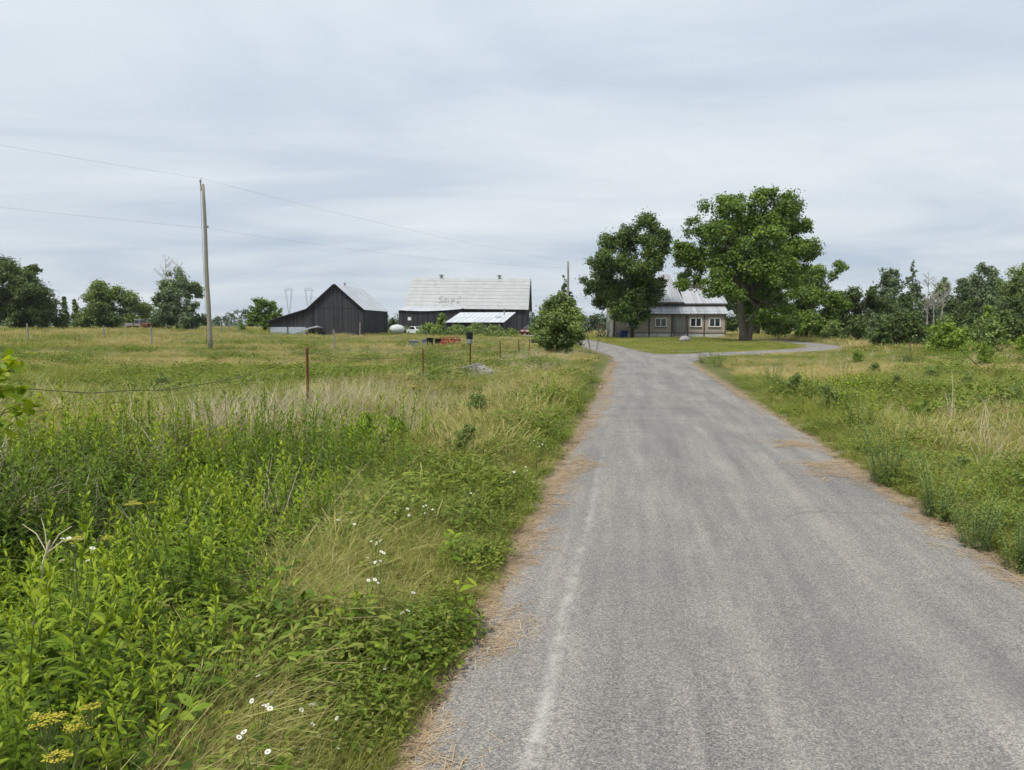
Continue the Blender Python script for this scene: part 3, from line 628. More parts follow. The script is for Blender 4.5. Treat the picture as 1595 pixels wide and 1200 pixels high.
# ------------------------------------------------------------------ trees and bushes
def unit(v): return v / (np.linalg.norm(v, axis=-1, keepdims=True) + 1e-9)
def leaf_cards(rng, C, Nrm, size, aspect=.72, droop=.18):
    """folded diamond leaves at centres C with normals Nrm"""
    n = len(C); t = unit(np.cross(Nrm, unit(rng.normal(size=(n, 3))))); s = np.cross(Nrm, t)
    L = (size * rng.uniform(.7, 1.3, n))[:, None]
    tip = C + t * L * .55 - Nrm * L * droop; base = C - t * L * .45; le = C + s * L * .5 * aspect; ri = C - s * L * .5 * aspect
    V = np.stack([base, ri, tip, le], 1).reshape(-1, 3)
    return V, np.arange(4 * n).reshape(n, 4)
def crown_mesh(name, lobes, n, size, mat, seed, clumps=18, cr=(.26, .5), fill=.3, flat=.8, up=.55, aspect=.78):
    rng = np.random.default_rng(seed); lobes = np.asarray(lobes, float)
    cc, crr, cw = [], [], []
    for l in lobes:
        k = max(3, int(clumps * (.7 + .6 * rng.random()))); d = unit(rng.normal(size=(k, 3)) + np.array([0, 0, .25]))
        r = rng.uniform(fill, .98, k)[:, None]; m = float(np.mean(l[3:])); rr = rng.uniform(*cr, k) * m
        cc.append(l[:3] + d * r * l[3:]); crr.append(rr); cw.append(rr ** 2)
    cc = np.concatenate(cc); crr = np.concatenate(crr); cw = np.concatenate(cw); cvar = rng.random(len(cc))
    idx = rng.choice(len(cc), n, p=cw / cw.sum())
    d = unit(rng.normal(size=(n, 3))); rad = rng.random(n) ** .42
    stray = rng.random(n) < .3; rad = np.where(stray, rad * rng.uniform(1, 1.9, n), rad)
    P = cc[idx] + d * (rad * crr[idx])[:, None] * np.array([1, 1, flat])
    nr = unit(d * .7 + np.array([0, 0, up]) + rng.normal(size=(n, 3)) * .55)
    V, Fq = leaf_cards(rng, P, nr, size, aspect); var = np.clip(cvar[idx] * .5 + rng.random(n) * .5, 0, 1)
    return np_mesh(name, V, Fq, mat, var), cc
def limbs(mb, base, fork, lobes, r0, seed, twigs=None):
    rng = rnd(seed)
    for l in lobes:
        a = Vector(fork); c = Vector(l[:3]); mid = a.lerp(c, .5) + Vector((rng.uniform(-.3, .3), rng.uniform(-.3, .3), rng.uniform(0, .5))) * (c - a).length * .2
        pts = []
        for k in range(7):
            t = k / 6; pts.append(a * (1 - t) ** 2 + mid * 2 * t * (1 - t) + c * t * t)
        mb.cv = rng.random(); mb.tube(pts, [r0 * (1 - .8 * k / 6) for k in range(7)], 6)
        for _ in range(4):
            p = pts[rng.randint(3, 6)]; q = c + Vector((rng.uniform(-1, 1) * l[3], rng.uniform(-1, 1) * l[4], rng.uniform(-.3, 1) * l[5])) * .8
            mb.tube([p, p.lerp(q, .5) + Vector((0, 0, .1)), q], [r0 * .25, r0 * .16, r0 * .05], 4)
def lobes_px(circles, d, base, seed, depth=1.0, sy=1.0):
    rng = rnd(seed); out = []; bx, by, bz = base
    for px, py, r in circles:
        x, y, z = W(px, py, d); rr = r * d / F_PX
        out.append((x - bx, rng.uniform(-1, 1) * depth, z - bz, rr, rr * sy, rr * .92))
    return out
def tree_px(name, label, circles, d, bpx, n, size, mat, trunkmat, seed, depth, trunk, cat='tree', group=None, fork=None, **k):
    x = (bpx - CX) / F_PX * d; base = (x, d, th(x, d)); e = empty(name, base, label=label, cat=cat, group=group)
    lb = lobes_px(circles, d, base, seed, depth); me, cc = crown_mesh('crown', lb, n, size, mat, seed, **k)
    mb = MB(); fk = None
    for pts, r in trunk: mb.cv = .5; mb.tube(pts, r, 10); fk = pts[-1]
    limbs(mb, (0, 0, 0), fork or fk, lb, trunk[0][1][-1] * .5, seed)
    mb.build('trunk', trunkmat, e, smooth_=True); c = ob('crown', me, e); return e

tree_px('maple_tree', 'tall broad maple with a forked pale trunk at the lawn edge',
        [(1125, 342, 36), (1093, 365, 30), (1152, 314, 22), (1188, 312, 22), (1226, 328, 30), (1243, 362, 22), (1234, 398, 27), (1204, 362, 32), (1076, 396, 24), (1082, 432, 24),
         (1108, 440, 24), (1137, 402, 32), (1160, 410, 32), (1160, 450, 30), (1170, 478, 20), (1196, 425, 34), (1228, 432, 30), (1206, 466, 26), (1062, 382, 12), (1068, 446, 12), (1112, 372, 26), (1170, 385, 30), (1256, 352, 10), (1210, 488, 18), (1140, 462, 18), (1178, 492, 16), (1100, 456, 15), (1198, 500, 16), (1216, 345, 30), (1222, 395, 32), (1244, 386, 19), (1180, 345, 26), (1215, 415, 32), (1150, 365, 30), (1190, 460, 26), (1120, 415, 26), (1232, 470, 24), (1100, 400, 24)],
        73, 1160, 98000, .225, M['maple_l'], M['bark'], 11, 3.2,
        [([(-.18, 0, -.2), (-.22, 0, .9), (-.42, .1, 2.6), (-.5, .2, 4.2), (-.3, .2, 5.4)], [.46, .36, .33, .31, .28]),
         ([(.25, .1, -.2), (.42, .1, .8), (.95, .2, 2.4), (1.5, .3, 4.2), (1.9, .3, 5.6)], [.40, .32, .29, .25, .2])], fork=(0, .2, 4.6))
tree_px('maple_tree', 'dense dark green tree in front of the farmhouse',
        [(1010, 360, 24), (982, 374, 28), (954, 384, 24), (1016, 388, 24), (934, 412, 22), (964, 418, 32), (1000, 424, 32), (1024, 412, 18), (926, 444, 20), (952, 456, 28), (988, 460, 32), (1016, 452, 22), (966, 482, 22), (994, 486, 20), (984, 503, 10), (940, 470, 16), (1028, 372, 12), (1032, 438, 10)],
        88, 984, 66000, .235, M['maple'], M['bark_dark'], 12, 2.6,
        [([(0, 0, -.2), (.02, 0, 1.2), (.1, 0, 3), (.05, .1, 5.5)], [.27, .2, .18, .15])])
tree_px('round_bush', 'big rounded green bush beside the driveway fork',
        [(868, 510, 34), (848, 508, 20), (890, 504, 22), (868, 486, 24), (858, 474, 14), (884, 476, 16), (844, 528, 16), (895, 528, 16), (868, 534, 24), (872, 464, 10), (854, 536, 14), (884, 538, 14), (846, 494, 15), (893, 490, 15)],
        45, 868, 26000, .13, M['bushleaf'], M['bark_dark'], 13, .9, [([(0, 0, -.1), (0, 0, .6), (.1, 0, 1.2)], [.1, .08, .06])], cat='bush', clumps=14, up=.5)
# conical cedar behind the bush
def cone_tree(name, label, px, top, base_y, hw, d, n, size, mat, seed, group=None, cat='tree', z0=.2, taper=1.0):
    x = (px - CX) / F_PX * d; g = th(x, d); e = empty(name, (x, d, g), label=label, cat=cat, group=group); rng = np.random.default_rng(seed)
    H = W(px, top, d)[2] - g; w = hw * d / F_PX; lob = []
    for k in range(int(16)):
        t = (k + .5) / 16; r = w * ((1 - t) ** taper * .95 + .06); m = 1 + int(4 * (1 - t))
        for q in range(m):
            a = rng.uniform(0, 6.28); lob.append((math.cos(a) * r * .55, math.sin(a) * r * .55, z0 * H + t * H * (1 - z0), r * .55, r * .55, H * .055))
    me, _ = crown_mesh('crown', lob, n, size, mat, seed, clumps=6, up=.2, flat=.8)
    mb = MB(); mb.tube([(0, 0, -.2), (0, 0, H * .5), (0, 0, H * .95)], [.02 * H + .05, .013 * H + .03, .02], 7); mb.build('trunk', M['bark_dark'], e); ob('crown', me, e); return e
cone_tree('cedar_tree', 'pointed dark cedar standing behind the rounded bush', 878, 430, 520, 28, 80, 5000, .26, M['cedar'], 14, z0=.05, taper=.7)

# broadleaf crowns behind and beside the house
TR = [([(-.0, 0, -.2), (.05, 0, 1.5), (0, 0, 3)], [.22, .17, .13])]
tree_px('yellow_green_tree', 'bright green tree leaning out behind the forked maple', [(1282, 426, 20), (1295, 418, 13), (1268, 446, 24), (1245, 462, 26), (1256, 492, 28), (1230, 500, 24), (1286, 452, 14), (1302, 430, 9), (1250, 432, 22), (1262, 466, 24), (1298, 482, 18), (1282, 505, 20), (1238, 442, 20), (1278, 470, 20)], 86, 1255, 32000, .23, M['maple_l'], M['bark_dark'], 15, 2, TR)
tree_px('dark_thicket_tree', 'low dark leafy tree at the edge of the wood', [(1300, 478, 24), (1330, 466, 24), (1355, 476, 22), (1320, 500, 24), (1350, 502, 22), (1380, 492, 20), (1290, 505, 18), (1372, 470, 14), (1345, 455, 10)], 90, 1330, 22000, .24, M['shrub_d'], M['bark_dark'], 16, 2.4, TR)
for i, (c, lab) in enumerate(((1212, 'leafy bush beside the trunk of the forked maple'), (1262, 'leafy bush under the bright green leaning tree'))):
    tree_px('leafy_bush', lab, [(c, 508, 16), (c + 16, 512, 14), (c - 12, 515, 10), (c + 4, 498, 10)], 80 + i * 2, c, 3500, .26, M['maple_l'], M['bark_dark'], 60 + i, 1.2, [([(0, 0, 0), (0, 0, .6)], [.08, .05])], cat='bush')

tree_px('backing_tree', 'dark tree filling the space behind the trunk of the forked maple', [(1150, 470, 26), (1178, 455, 28), (1205, 470, 26), (1165, 498, 26), (1195, 500, 26), (1142, 505, 16), (1220, 500, 20)], 104, 1180, 16000, .27, M['shrub_d'], M['bark_dark'], 17, 2.4, TR)
# reusable crowns for the woods
def proto_lobes(seed, shape, w, H):
    rng = np.random.default_rng(seed); lob = []
    for k in range(26):
        t = (k + rng.random()) / 26; a = rng.uniform(0, 6.28)
        if shape == 'oval': r = math.sin(math.pi * (.15 + .78 * t)) ** .7; z = .10 + .82 * t
        elif shape == 'tall': r = math.sin(math.pi * (.22 + .70 * t)) ** .8 * .85; z = .10 + .84 * t
        else: r = math.sqrt(max(.04, 1 - t * t)); z = .02 + .84 * t
        q = rng.uniform(.1, .72); s = rng.uniform(.34, .5) * (.45 + .55 * r) * w
        lob.append((math.cos(a) * r * q * w, math.sin(a) * r * q * w, z * H, s, s, min(s * 1.3, .22 * H)))
    return lob
def proto_trunk(seed, mat):
    mb = MB(); rng = rnd(seed); mb.tube([(0, 0, -.02), (.02, 0, .3), (-.02, .02, .6), (0, 0, .88)], [.028, .02, .014, .004], 7)
    for _ in range(9):
        z = rng.uniform(.25, .75); a = rng.uniform(0, 6.28); mb.tube([(0, 0, z), (.25 * math.cos(a), .25 * math.sin(a), z + .06), (.55 * math.cos(a), .55 * math.sin(a), z + .16)], [.01, .007, .002], 4)
    return mb.mesh('trunk', mat)
TRUNK = proto_trunk(1, M['bark_dark'])
def wood_tree(name, label, px, top, hw, d, shape, mat, v, group=None, cat='tree', rot=None, sq=1.0, by=None):
    x = (px - CX) / F_PX * d; g = th(x, d); H = W(px, top, d)[2] - g; w = hw * d / F_PX
    e = empty(name, (x, d, g), rot if rot is not None else (px * 1.7) % 6.28, label=label, cat=cat, group=group)
    t = ob('trunk', TRUNK, e); t.scale = (w * .8, w * .8, H * .9)
    size = .0034 * d if d < 70 else .0027 * d; area = w * H * 2
    n = int(min(17000, 4.4 * area / (size * size * .39)))
    me, _ = crown_mesh('crown', proto_lobes(int(px * 7 + top + v * 13), shape, w, H), n, size, M[mat], int(px) + v, clumps=10)
    ob('crown', me, e); return e
# right-hand wood
GR = 'trees along the edge of the wood'
wood_tree('poplar_tree', 'grey-green poplar rising above the dark thicket', 1380, 416, 36, 112, 'tall', 'bluegreen', 1, GR)
cone_tree('spruce_tree', 'pointed blue-green spruce between poplar and bleached snags', 1417, 406, 520, 36, 108, 11000, .27, M['bluegreen'], 31, GR, z0=.1)
wood_tree('poplar_tree', 'slim green poplar right behind the bleached snags', 1464, 434, 27, 116, 'tall', 'bushleaf', 2, GR)
wood_tree('poplar_tree', 'tall blue-green poplar with a split top right of the snags', 1522, 410, 44, 112, 'tall', 'bluegreen', 2, GR)
wood_tree('poplar_tree', 'shorter grey poplar hugging the split-topped tall one', 1498, 432, 28, 108, 'tall', 'bluegreen', 3, GR)
wood_tree('poplar_tree', 'broad poplar at the far edge of the wood by the frame edge', 1582, 410, 44, 105, 'oval', 'bushleaf', 3, GR)
wood_tree('poplar_tree', 'poplar crown half cut by the right frame edge', 1622, 388, 40, 98, 'tall', 'bluegreen', 1, GR)
wood_tree('poplar_tree', 'middle-height poplar between the split-topped and broad ones', 1552, 436, 32, 118, 'oval', 'bluegreen', 3, GR)
for i, (px, top, hw, d) in enumerate(((1405, 456, 24, 100), (1440, 462, 22, 104), (1478, 464, 22, 100), (1508, 462, 24, 96), (1542, 458, 24, 94), (1575, 462, 24, 92), (1605, 460, 24, 90), (1396, 470, 20, 92), (1365, 462, 20, 102))):
    wood_tree('understorey_tree', ('understorey tree under the pointed spruce', 'understorey tree at the foot of the leftmost snag', 'understorey tree below the slim poplar behind the snags', 'understorey tree below the shorter grey poplar', 'understorey tree between split-topped and broad poplars', 'understorey tree in front of the broad poplar', 'understorey tree cut by the frame edge of the wood', 'low tree between dark thicket and wide shrub', 'understorey tree below the poplar over the thicket')[i], px, top, hw, d, 'oval', ('shrub_d', 'bluegreen', 'shrub_d')[i % 3], 1 + i % 3, 'understorey of the wood')
wood_tree('yellowish_bush', 'small yellow-green bush at the foot of the split-topped poplar', 1535, 470, 17, 88, 'dome', 'shrub_b', 1, cat='bush')
def shrub_px(label, px, top, hw, d, mat, v, name='shrub'):
    return wood_tree(name, label, px, top, hw, d, 'dome', mat, v, None, 'bush')
shrub_px('wide dark grey-green shrub left of the bright rounded one', 1405, 484, 60, 56, 'shrub_d', 1)
shrub_px('low dark shrub at the left foot of the wide shrub', 1372, 503, 22, 54, 'shrub_d', 2)
shrub_px('bright green rounded shrub standing forward in the meadow', 1474, 502, 50, 44, 'shrub_b', 2)
shrub_px('olive shrub just right of the bright rounded one', 1536, 494, 44, 53, 'bushleaf', 1)
shrub_px('dark shrub between olive shrub and the frame edge', 1576, 490, 40, 55, 'shrub_d', 3)
shrub_px('light green shrub cut by the right frame edge', 1606, 508, 34, 44, 'shrub_b', 3)
shrub_px('broad olive shrub behind the bright rounded one', 1470, 490, 30, 60, 'bushleaf', 2)
shrub_px('dark bush closing the gap below the dark thicket', 1335, 496, 30, 76, 'shrub_d', 2)
shrub_px('olive bush between the leaning tree and the thicket', 1292, 498, 24, 80, 'bushleaf', 3)
shrub_px('grey-green bush behind the left foot of the wide shrub', 1368, 488, 26, 70, 'bluegreen', 1)
shrub_px('dark bush behind the olive shrub', 1505, 484, 30, 68, 'shrub_d', 1)
shrub_px('tall olive bush behind the dark shrub by the frame edge', 1560, 480, 32, 70, 'bushleaf', 2)
shrub_px('low bright bush at the right foot of the rounded shrub', 1540, 520, 20, 46, 'bushleaf', 3)
# bare dead trees
def snag(label, px, top, base_d, seed, spread=.28, H=None, lean=0, n=30, r=.12, name='dead_tree', z0=0):
    x = (px - CX) / F_PX * base_d; g = th(x, base_d); H = W(px, top, base_d)[2] - g; rng = rnd(seed)
    e = empty(name, (x, base_d, g), label=label, cat='dead tree'); mb = MB()
    tp = [(lean * t * H + .12 * math.sin(3 * t + seed), .1 * math.sin(5 * t), t * H) for t in (0, .25, .5, .75, 1)]
    mb.tube(tp, [r, r * .8, r * .6, r * .35, .02], 7); mb.build('trunk', M['deadwood'], e)
    b = MB()
    for k in range(n):
        t = rng.uniform(.35, .92); p = Vector((lean * t * H + .12 * math.sin(3 * t + seed), .1 * math.sin(5 * t), t * H)); a = rng.uniform(0, 6.28); l = H * spread * (1.15 - t) * rng.uniform(.6, 1.2)
        q = p + Vector((math.cos(a) * l, math.sin(a) * l, l * rng.uniform(.5, 1.1))); m_ = p.lerp(q, .5) + Vector((0, 0, -.1 * l)); b.tube([p, m_, q], [r * .3, r * .2, .015], 4)
        for _ in range(3):
            s = m_.lerp(q, rng.random()); b.tube([s, s + Vector((rng.uniform(-.3, .3) * l, rng.uniform(-.3, .3) * l, rng.uniform(.15, .5) * l))], [r * .14, .012], 4)
    b.build('branches', M['deadwood'], e, kind='stuff'); return e
snag('leftmost bleached snag in the right-hand wood', 1441, 424, 101, 1)
snag('bleached snag with two close trunks in the wood', 1452, 436, 100, 2)
snag('slightly leaning bleached snag beside the slim poplar', 1466, 432, 102, 3, lean=.03)
snag('short broken snag low in front of the slim poplar', 1464, 470, 94, 4, n=5, r=.14)
snag('bare grey dead tree poking out above the lone poplar on the left', 262, 396, 117, 5, spread=.3, r=.13)
snag('second bare dead top above the lone poplar on the left', 281, 402, 118, 6, spread=.25, r=.11)

# left-hand trees
def left_trees():
    tree_px('broad_tree', 'large dark tree mass at the left edge of the field', [(8, 428, 26), (34, 432, 28), (60, 448, 26), (20, 462, 34), (62, 478, 26), (-10, 465, 34), (30, 492, 28), (74, 494, 14), (0, 495, 26), (50, 420, 12), (22, 503, 22), (58, 502, 18), (80, 503, 10)], 110, 25, 40000, .3, M['shrub_d'], M['bark_dark'], 41, 3, TR)
    tree_px('broad_tree', 'wide dome-shaped tree group above the rusted truck', [(150, 462, 22), (176, 460, 22), (205, 466, 22), (160, 485, 24), (195, 488, 22), (222, 484, 14), (140, 492, 16), (215, 500, 12), (158, 446, 10), (148, 502, 14), (186, 504, 14), (128, 502, 12), (200, 503, 10)], 118, 180, 26000, .29, M['bushleaf'], M['bark_dark'], 42, 3, TR)
    tree_px('field_bush', 'dark bush in front of the dome-shaped trees', [(165, 488, 16), (152, 497, 12), (180, 498, 13), (168, 503, 12)], 108, 165, 4000, .3, M['shrub_d'], M['bark_dark'], 43, 1.2, [([(0, 0, 0), (0, 0, .6)], [.08, .05])], cat='bush')
    tree_px('poplar_tree', 'lone blue-green poplar with bare dead twigs on top', [(277, 436, 18), (262, 450, 16), (296, 452, 16), (280, 462, 22), (254, 468, 12), (305, 476, 10), (270, 485, 20), (292, 490, 22), (255, 495, 16), (312, 498, 12), (281, 503, 15), (262, 503, 13), (300, 504, 12)], 112, 278, 20000, .28, M['bluegreen'], M['bark_dark'], 44, 2, TR)
    wood_tree('young_tree', 'thin young tree between the dark mass and the dome trees', 104, 460, 9, 120, 'tall', 'bluegreen', 1)
    wood_tree('young_tree', 'slim small tree touching the dome-shaped trees', 121, 464, 9, 119, 'tall', 'bushleaf', 2)
    wood_tree('low_bush', 'low bush at the foot of the thin young tree', 98, 488, 14, 116, 'dome', 'shrub_d', 1, cat='bush')
    wood_tree('low_bush', 'low bush under the slim small tree', 128, 488, 14, 117, 'dome', 'bushleaf', 3, cat='bush')
    wood_tree('low_bush', 'low dark bush between the rusted truck and the lone poplar', 243, 490, 14, 118, 'dome', 'shrub_d', 2, cat='bush')
    tree_px('field_tree', 'bright green round tree left of the gabled barn', [(410, 476, 14), (424, 482, 14), (400, 488, 12), (416, 495, 16), (434, 496, 10), (398, 500, 9), (412, 504, 10), (426, 504, 9)], 118, 414, 6000, .32, M['maple_l'], M['bark_dark'], 45, 1.5, TR)
    wood_tree('low_bush', 'small green bush in the field left of the round tree', 377, 501, 9, 112, 'dome', 'shrub_b', 1, cat='bush')
    wood_tree('barn_bush', 'green bush in the gap between the two barns', 612, 494, 11, 128, 'dome', 'shrub_d', 3, cat='bush')
    wood_tree('barn_bush', 'small leafy tree at the corner of annex and shed', 688, 486, 9, 117, 'oval', 'shrub_b', 3, cat='bush')
    for px, top, hw, d, lab in ((712, 506, 24, 109, 'tall weeds bush before the shed front wall'), (742, 503, 28, 108, 'wide green bush along the shed front wall'), (772, 506, 24, 107, 'green bush before the shed near its corner'), (797, 511, 16, 106, 'low bush at the corner of the shed'), (728, 511, 20, 105, 'low weeds bush left before the wide green one'), (758, 511, 20, 104, 'low weeds bush right before the wide green one'), (785, 514, 18, 103, 'lowest bush before the shed corner'), (700, 510, 20, 106, 'weedy bush before the left end of the shed'), (680, 512, 18, 108, 'low bush between the white car and the shed'), (632, 508, 14, 118, 'bush between the pale tank and the white car'), (668, 503, 24, 113, 'yellow-green bush before the annex wall')):
        wood_tree('barn_bush', lab, px, top, hw, d, 'dome', 'bushleaf' if px != 668 else 'shrub_b', 1 + px % 3, cat='bush')
    for px, top, hw, d, lab in ((925, 492, 14, 190, 'far pale trees seen left of the farmhouse'), (944, 496, 10, 185, 'far pale tree close to the farmhouse corner'), (916, 510, 10, 120, 'low green bush behind the driveway bend')):
        wood_tree('far_tree', lab, px, top, hw, d, 'oval', 'farleaf', 1 + px % 3)
left_trees()
# far woods: one mass along the horizon
def treeline():
    rng = np.random.default_rng(77); lob = []
    for px in np.arange(-60, 1700, 5.0):
        d = 420 + 60 * math.sin(px * .02) + rng.uniform(-25, 25); top = 489 + 5 * math.sin(px * .045) + rng.uniform(-4, 5)
        if 330 < px < 640: top -= 1
        x, y, z = W(px, top, d); r = rng.uniform(3, 5)
        lob.append((x, d, z - r * 1.2, r, r, r * 1.2)); lob.append((x + 2, d - 4, max(2, z - r * 3), r * 1.2, r, r * 1.6))
    me, _ = crown_mesh('far_woods', lob, 42000, 1.3, M['farleaf'], 78, clumps=5)
    ob('far_woods', me, label='distant line of blue-green woods along the horizon', cat='woods', kind='stuff')
treeline()

# ------------------------------------------------------------------ utility poles, cables, pylons
def utility_pole(px, d, top_y, label, r=.14, hardware=True):
    x = (px - CX) / F_PX * d; g = th(x, d); H = W(px, top_y, d)[2] - g
    e = empty('utility_pole', (x, d, g), label=label, cat='utility pole')
    mb = MB(); n = 10; lean = -.012 * H if hardware else 0
    mb.tube([(lean * k / n + .02 * math.sin(k), .01 * math.cos(k * 2), -.3 + (H + .3) * k / n) for k in range(n + 1)], [r * 1.15 - .45 * r * k / n for k in range(n + 1)], 12)
    mb.build('post', M['pole'], e, smooth_=True)
    if hardware:
        b = MB(); b.bar((lean - .13, -.02, H - .45), (lean - .16, -.02, H + .12), .05, .06); b.build('bracket', M['grey'], e)
        i = MB(); i.lathe([(.03, H + .10), (.09, H + .14), (.05, H + .2), (.085, H + .24), (.04, H + .33), (.02, H + .38)], 10, lean - .16, -.02); i.build('insulator', M['ceramic'], e)
        z = H * .745; i = MB(); i.bar((lean * .74 + .05, 0, z), (lean * .74 + .2, 0, z), .03); i.lathe([(.02, z - .06), (.06, z - .03), (.06, z + .05), (.02, z + .08)], 8, lean * .74 + .2, 0); i.build('clamp', M['ceramic'], e)
        c = MB(); c.tube([(lean - .13, -.12, H - .4), (lean * .6 - .16, -.13, H * .6), (-.17, -.14, 0.2)], .012, 5); c.build('ground_wire', M['wire'], e)
    return Vector((x + lean, d, g + H)), e
P1, _ = utility_pole(328, 50, 287, 'tall bare wooden utility pole standing in the left field')
P2, _ = utility_pole(884, 75, 407, 'short grey utility pole rising behind the rounded bush', .13, False)
def cable(name, pts_sag, label):
    mb = MB(); P = []
    for a, b, sag, n in pts_sag:
        for k in range(n + (1 if (a, b, sag, n) == pts_sag[-1] else 0)):
            t = k / n; p = Vector(a).lerp(Vector(b), t); p.z -= 4 * sag * t * (1 - t); P.append(p)
    mb.tube(P, .0055, 5); mb.build(name, M['cable'], label=label, cat='cable')
prev = Vector((-46.5, 25, 0))
cable('power_cable', [((-46.5, 25, 13.4), (P1.x - .16, P1.y, P1.z + .38), .35, 16), ((P1.x - .16, P1.y, P1.z + .38), (P2.x, P2.y, P2.z - .05), .35, 24)], 'upper power cable running over the top of the tall pole')
cable('power_cable', [((-46.5, 25, 9.5), (P1.x + .33, P1.y, P1.z - .255 * 11.4), .35, 16), ((P1.x + .33, P1.y, P1.z - .255 * 11.4), (P2.x + .1, P2.y, P2.z - .7), .45, 24)], 'lower cable clamped a few metres below the top of the tall pole')
def pylon(px, label):
    d = 780; x = (px - CX) / F_PX * d; H = W(px, 449, d)[2]; e = empty('pylon', (x, d, 0), label=label, cat='pylon', group='transmission pylons')
    m = MB(); s = .3
    waist = .42 * H
    for sx in (-1, 1):
        for sy in (-1, 1): m.bar((sx * 2.6, sy * 2.6, 0), (sx * .7, sy * .7, waist), s)
    for k in range(6):
        z0, z1 = waist * k / 6, waist * (k + 1) / 6; w0, w1 = 2.6 - 1.9 * k / 6, 2.6 - 1.9 * (k + 1) / 6
        for sx in (-1, 1): m.bar((sx * w0, -w0, z0), (-sx * w1, -w1, z1), s * .6); m.bar((sx * w0, w0, z0), (-sx * w1, w1, z1), s * .6)
    m.build('legs', M['steel'], e, kind='stuff')
    m = MB()
    for sx in (-1, 1):
        m.bar((sx * .6, 0, waist), (sx * 2.6, 0, .93 * H), s); m.bar((sx * 1.2, 0, waist + 1), (sx * 3.9, 0, .93 * H), s)
        for k in range(6):
            t0, t1 = k / 6, (k + 1) / 6; m.bar((sx * (.6 + 2 * t0), 0, waist + (.93 * H - waist) * t0), (sx * (1.2 + 2.7 * t1), 0, waist + (.93 * H - waist) * t1), s * .7)
    m.build('arms', M['steel'], e, kind='stuff')
    m = MB(); m.bar((-5.2, 0, .94 * H), (5.2, 0, .94 * H), s * 1.6); m.bar((-4, 0, H), (4, 0, H), s); 
    for k in range(8): m.bar((-4.6 + k * 1.15, 0, .94 * H), (-4 + k * 1.15, 0, H), s * .7)
    m.build('crossarm', M['steel'], e, kind='stuff')
pylon(452, 'hazy far steel pylon standing further from the gabled barn'); pylon(483, 'hazy far steel pylon just above the lean-to roof')

# ------------------------------------------------------------------ fences and stakes
def wire_fence():
    fu = -5.75; ds = [.5, 6.5, 13.0, 20.2, 26.0, 32.0, 37.3, 40.8]; tops = [1.2, 1.2, 1.26, 1.0, 1.02, .98, .93, .92]
    e = empty('wire_fence', (fu + ROAD_S * 13, 13, 0), label='sagging rusty wire fence on steel posts beside the left verge', cat='fence')
    o = e.location; P = []; rng = rnd(5)
    for d, t in zip(ds, tops):
        x = fu + ROAD_S * d; g = th(x, d); lean = rng.uniform(-.03, .03); P.append((x, d, g, t, lean))
        if d < 2: continue
        m = MB(); m.cv = rng.random(); a = Vector((x, d, g - .2)) - o; b = Vector((x + lean * t, d + rng.uniform(-.04, .04), t)) - o
        m.bar(a, b, .045, .012); m.bar(a + Vector((0, .02, 0)), b + Vector((0, .02, 0)), .012, .045)
        for k in range(6): q = a.lerp(b, .3 + .65 * k / 6); m.box(q.x - .012, q.x + .012, q.y - .025, q.y - .004, q.z - .012, q.z + .012)
        m.build('post', M['rust'], e)
    for h, sag, r in ((.93, .26, .0042), (.72, .10, .0025), (.5, .06, .0025), (.28, .05, .0025)):
        m = MB(); pts = []
        for (x0, d0, g0, t0, l0), (x1, d1, g1, t1, l1) in zip(P[:-1], P[1:]):
            for k in range(10):
                s = k / 10; z = (t0 * h * (1 - s) + t1 * h * s) - 4 * sag * s * (1 - s) * (1.1 if d0 < 8 else .6) + .012 * math.sin(k * 2.7 + h * 20)
                pts.append(Vector((x0 + (x1 - x0) * s, d0 + (d1 - d0) * s - .01, z)) - o)
        m.tube(pts, r, 4); m.build('wire', M['wire'], e)
    # woven droppers between the strands
    m = MB(); 
    for k in range(70):
        s = rng.random() * 22 + 7.5; x = fu + ROAD_S * s; z = rng.uniform(.2, .55); m.tube([Vector((x, s - .01, z)) - o, Vector((x + .01, s - .01, z + .24)) - o], .002, 3)
    m.build('dropper_wires', M['wire'], e, kind='stuff')
    x = fu + ROAD_S * 26; bx = MB(); bx.lathe([(.08, 1.0), (.095, 1.02), (.10, 1.17)], 14, x, 25.98); bx.cm = 1; bx.lathe([(.104, 1.172), (.115, 1.19), (.12, 1.40), (.10, 1.42)], 14, x, 25.98)
    bx.build('post_bucket', [M['grey'], M['black']], label='small black and grey bucket capped over a rusty fence post', cat='bucket')
wire_fence()
def wooden_post(px, top, base_d, label, r=.07, h=None, mat='grey_wood', name='wooden_post', group='old posts in the left field'):
    x = (px - CX) / F_PX * base_d; g = th(x, base_d); H = W(px, top, base_d)[2] - g; rng = rnd(int(px)); m = MB()
    m.tube([(0, 0, -.2), (.02, 0, H * .5), (rng.uniform(-.05, .05), 0, H)], [r, r * .95, r * .9], 8); o = m.build(name, M[mat], label=label, cat='post', group=group); o.location = (x, base_d, g)
wooden_post(521, 514, 52, 'grey wooden post in the field before the gabled barn')
wooden_post(237, 508, 60, 'grey wooden post below the rusted truck')
wooden_post(45, 504, 62, 'pale wooden post before the dark tree mass')
wooden_post(163, 507, 75, 'short pale post stub below the dome-shaped trees', .08)
for px, d, lab in ((358, 95, 'pale post in the far fence row, middle one'), (345, 96, 'pale post in the far fence row, closest to the tall pole'), (371, 94, 'pale post in the far fence row, farthest from the tall pole')):
    wooden_post(px, 500, d, lab, .09)
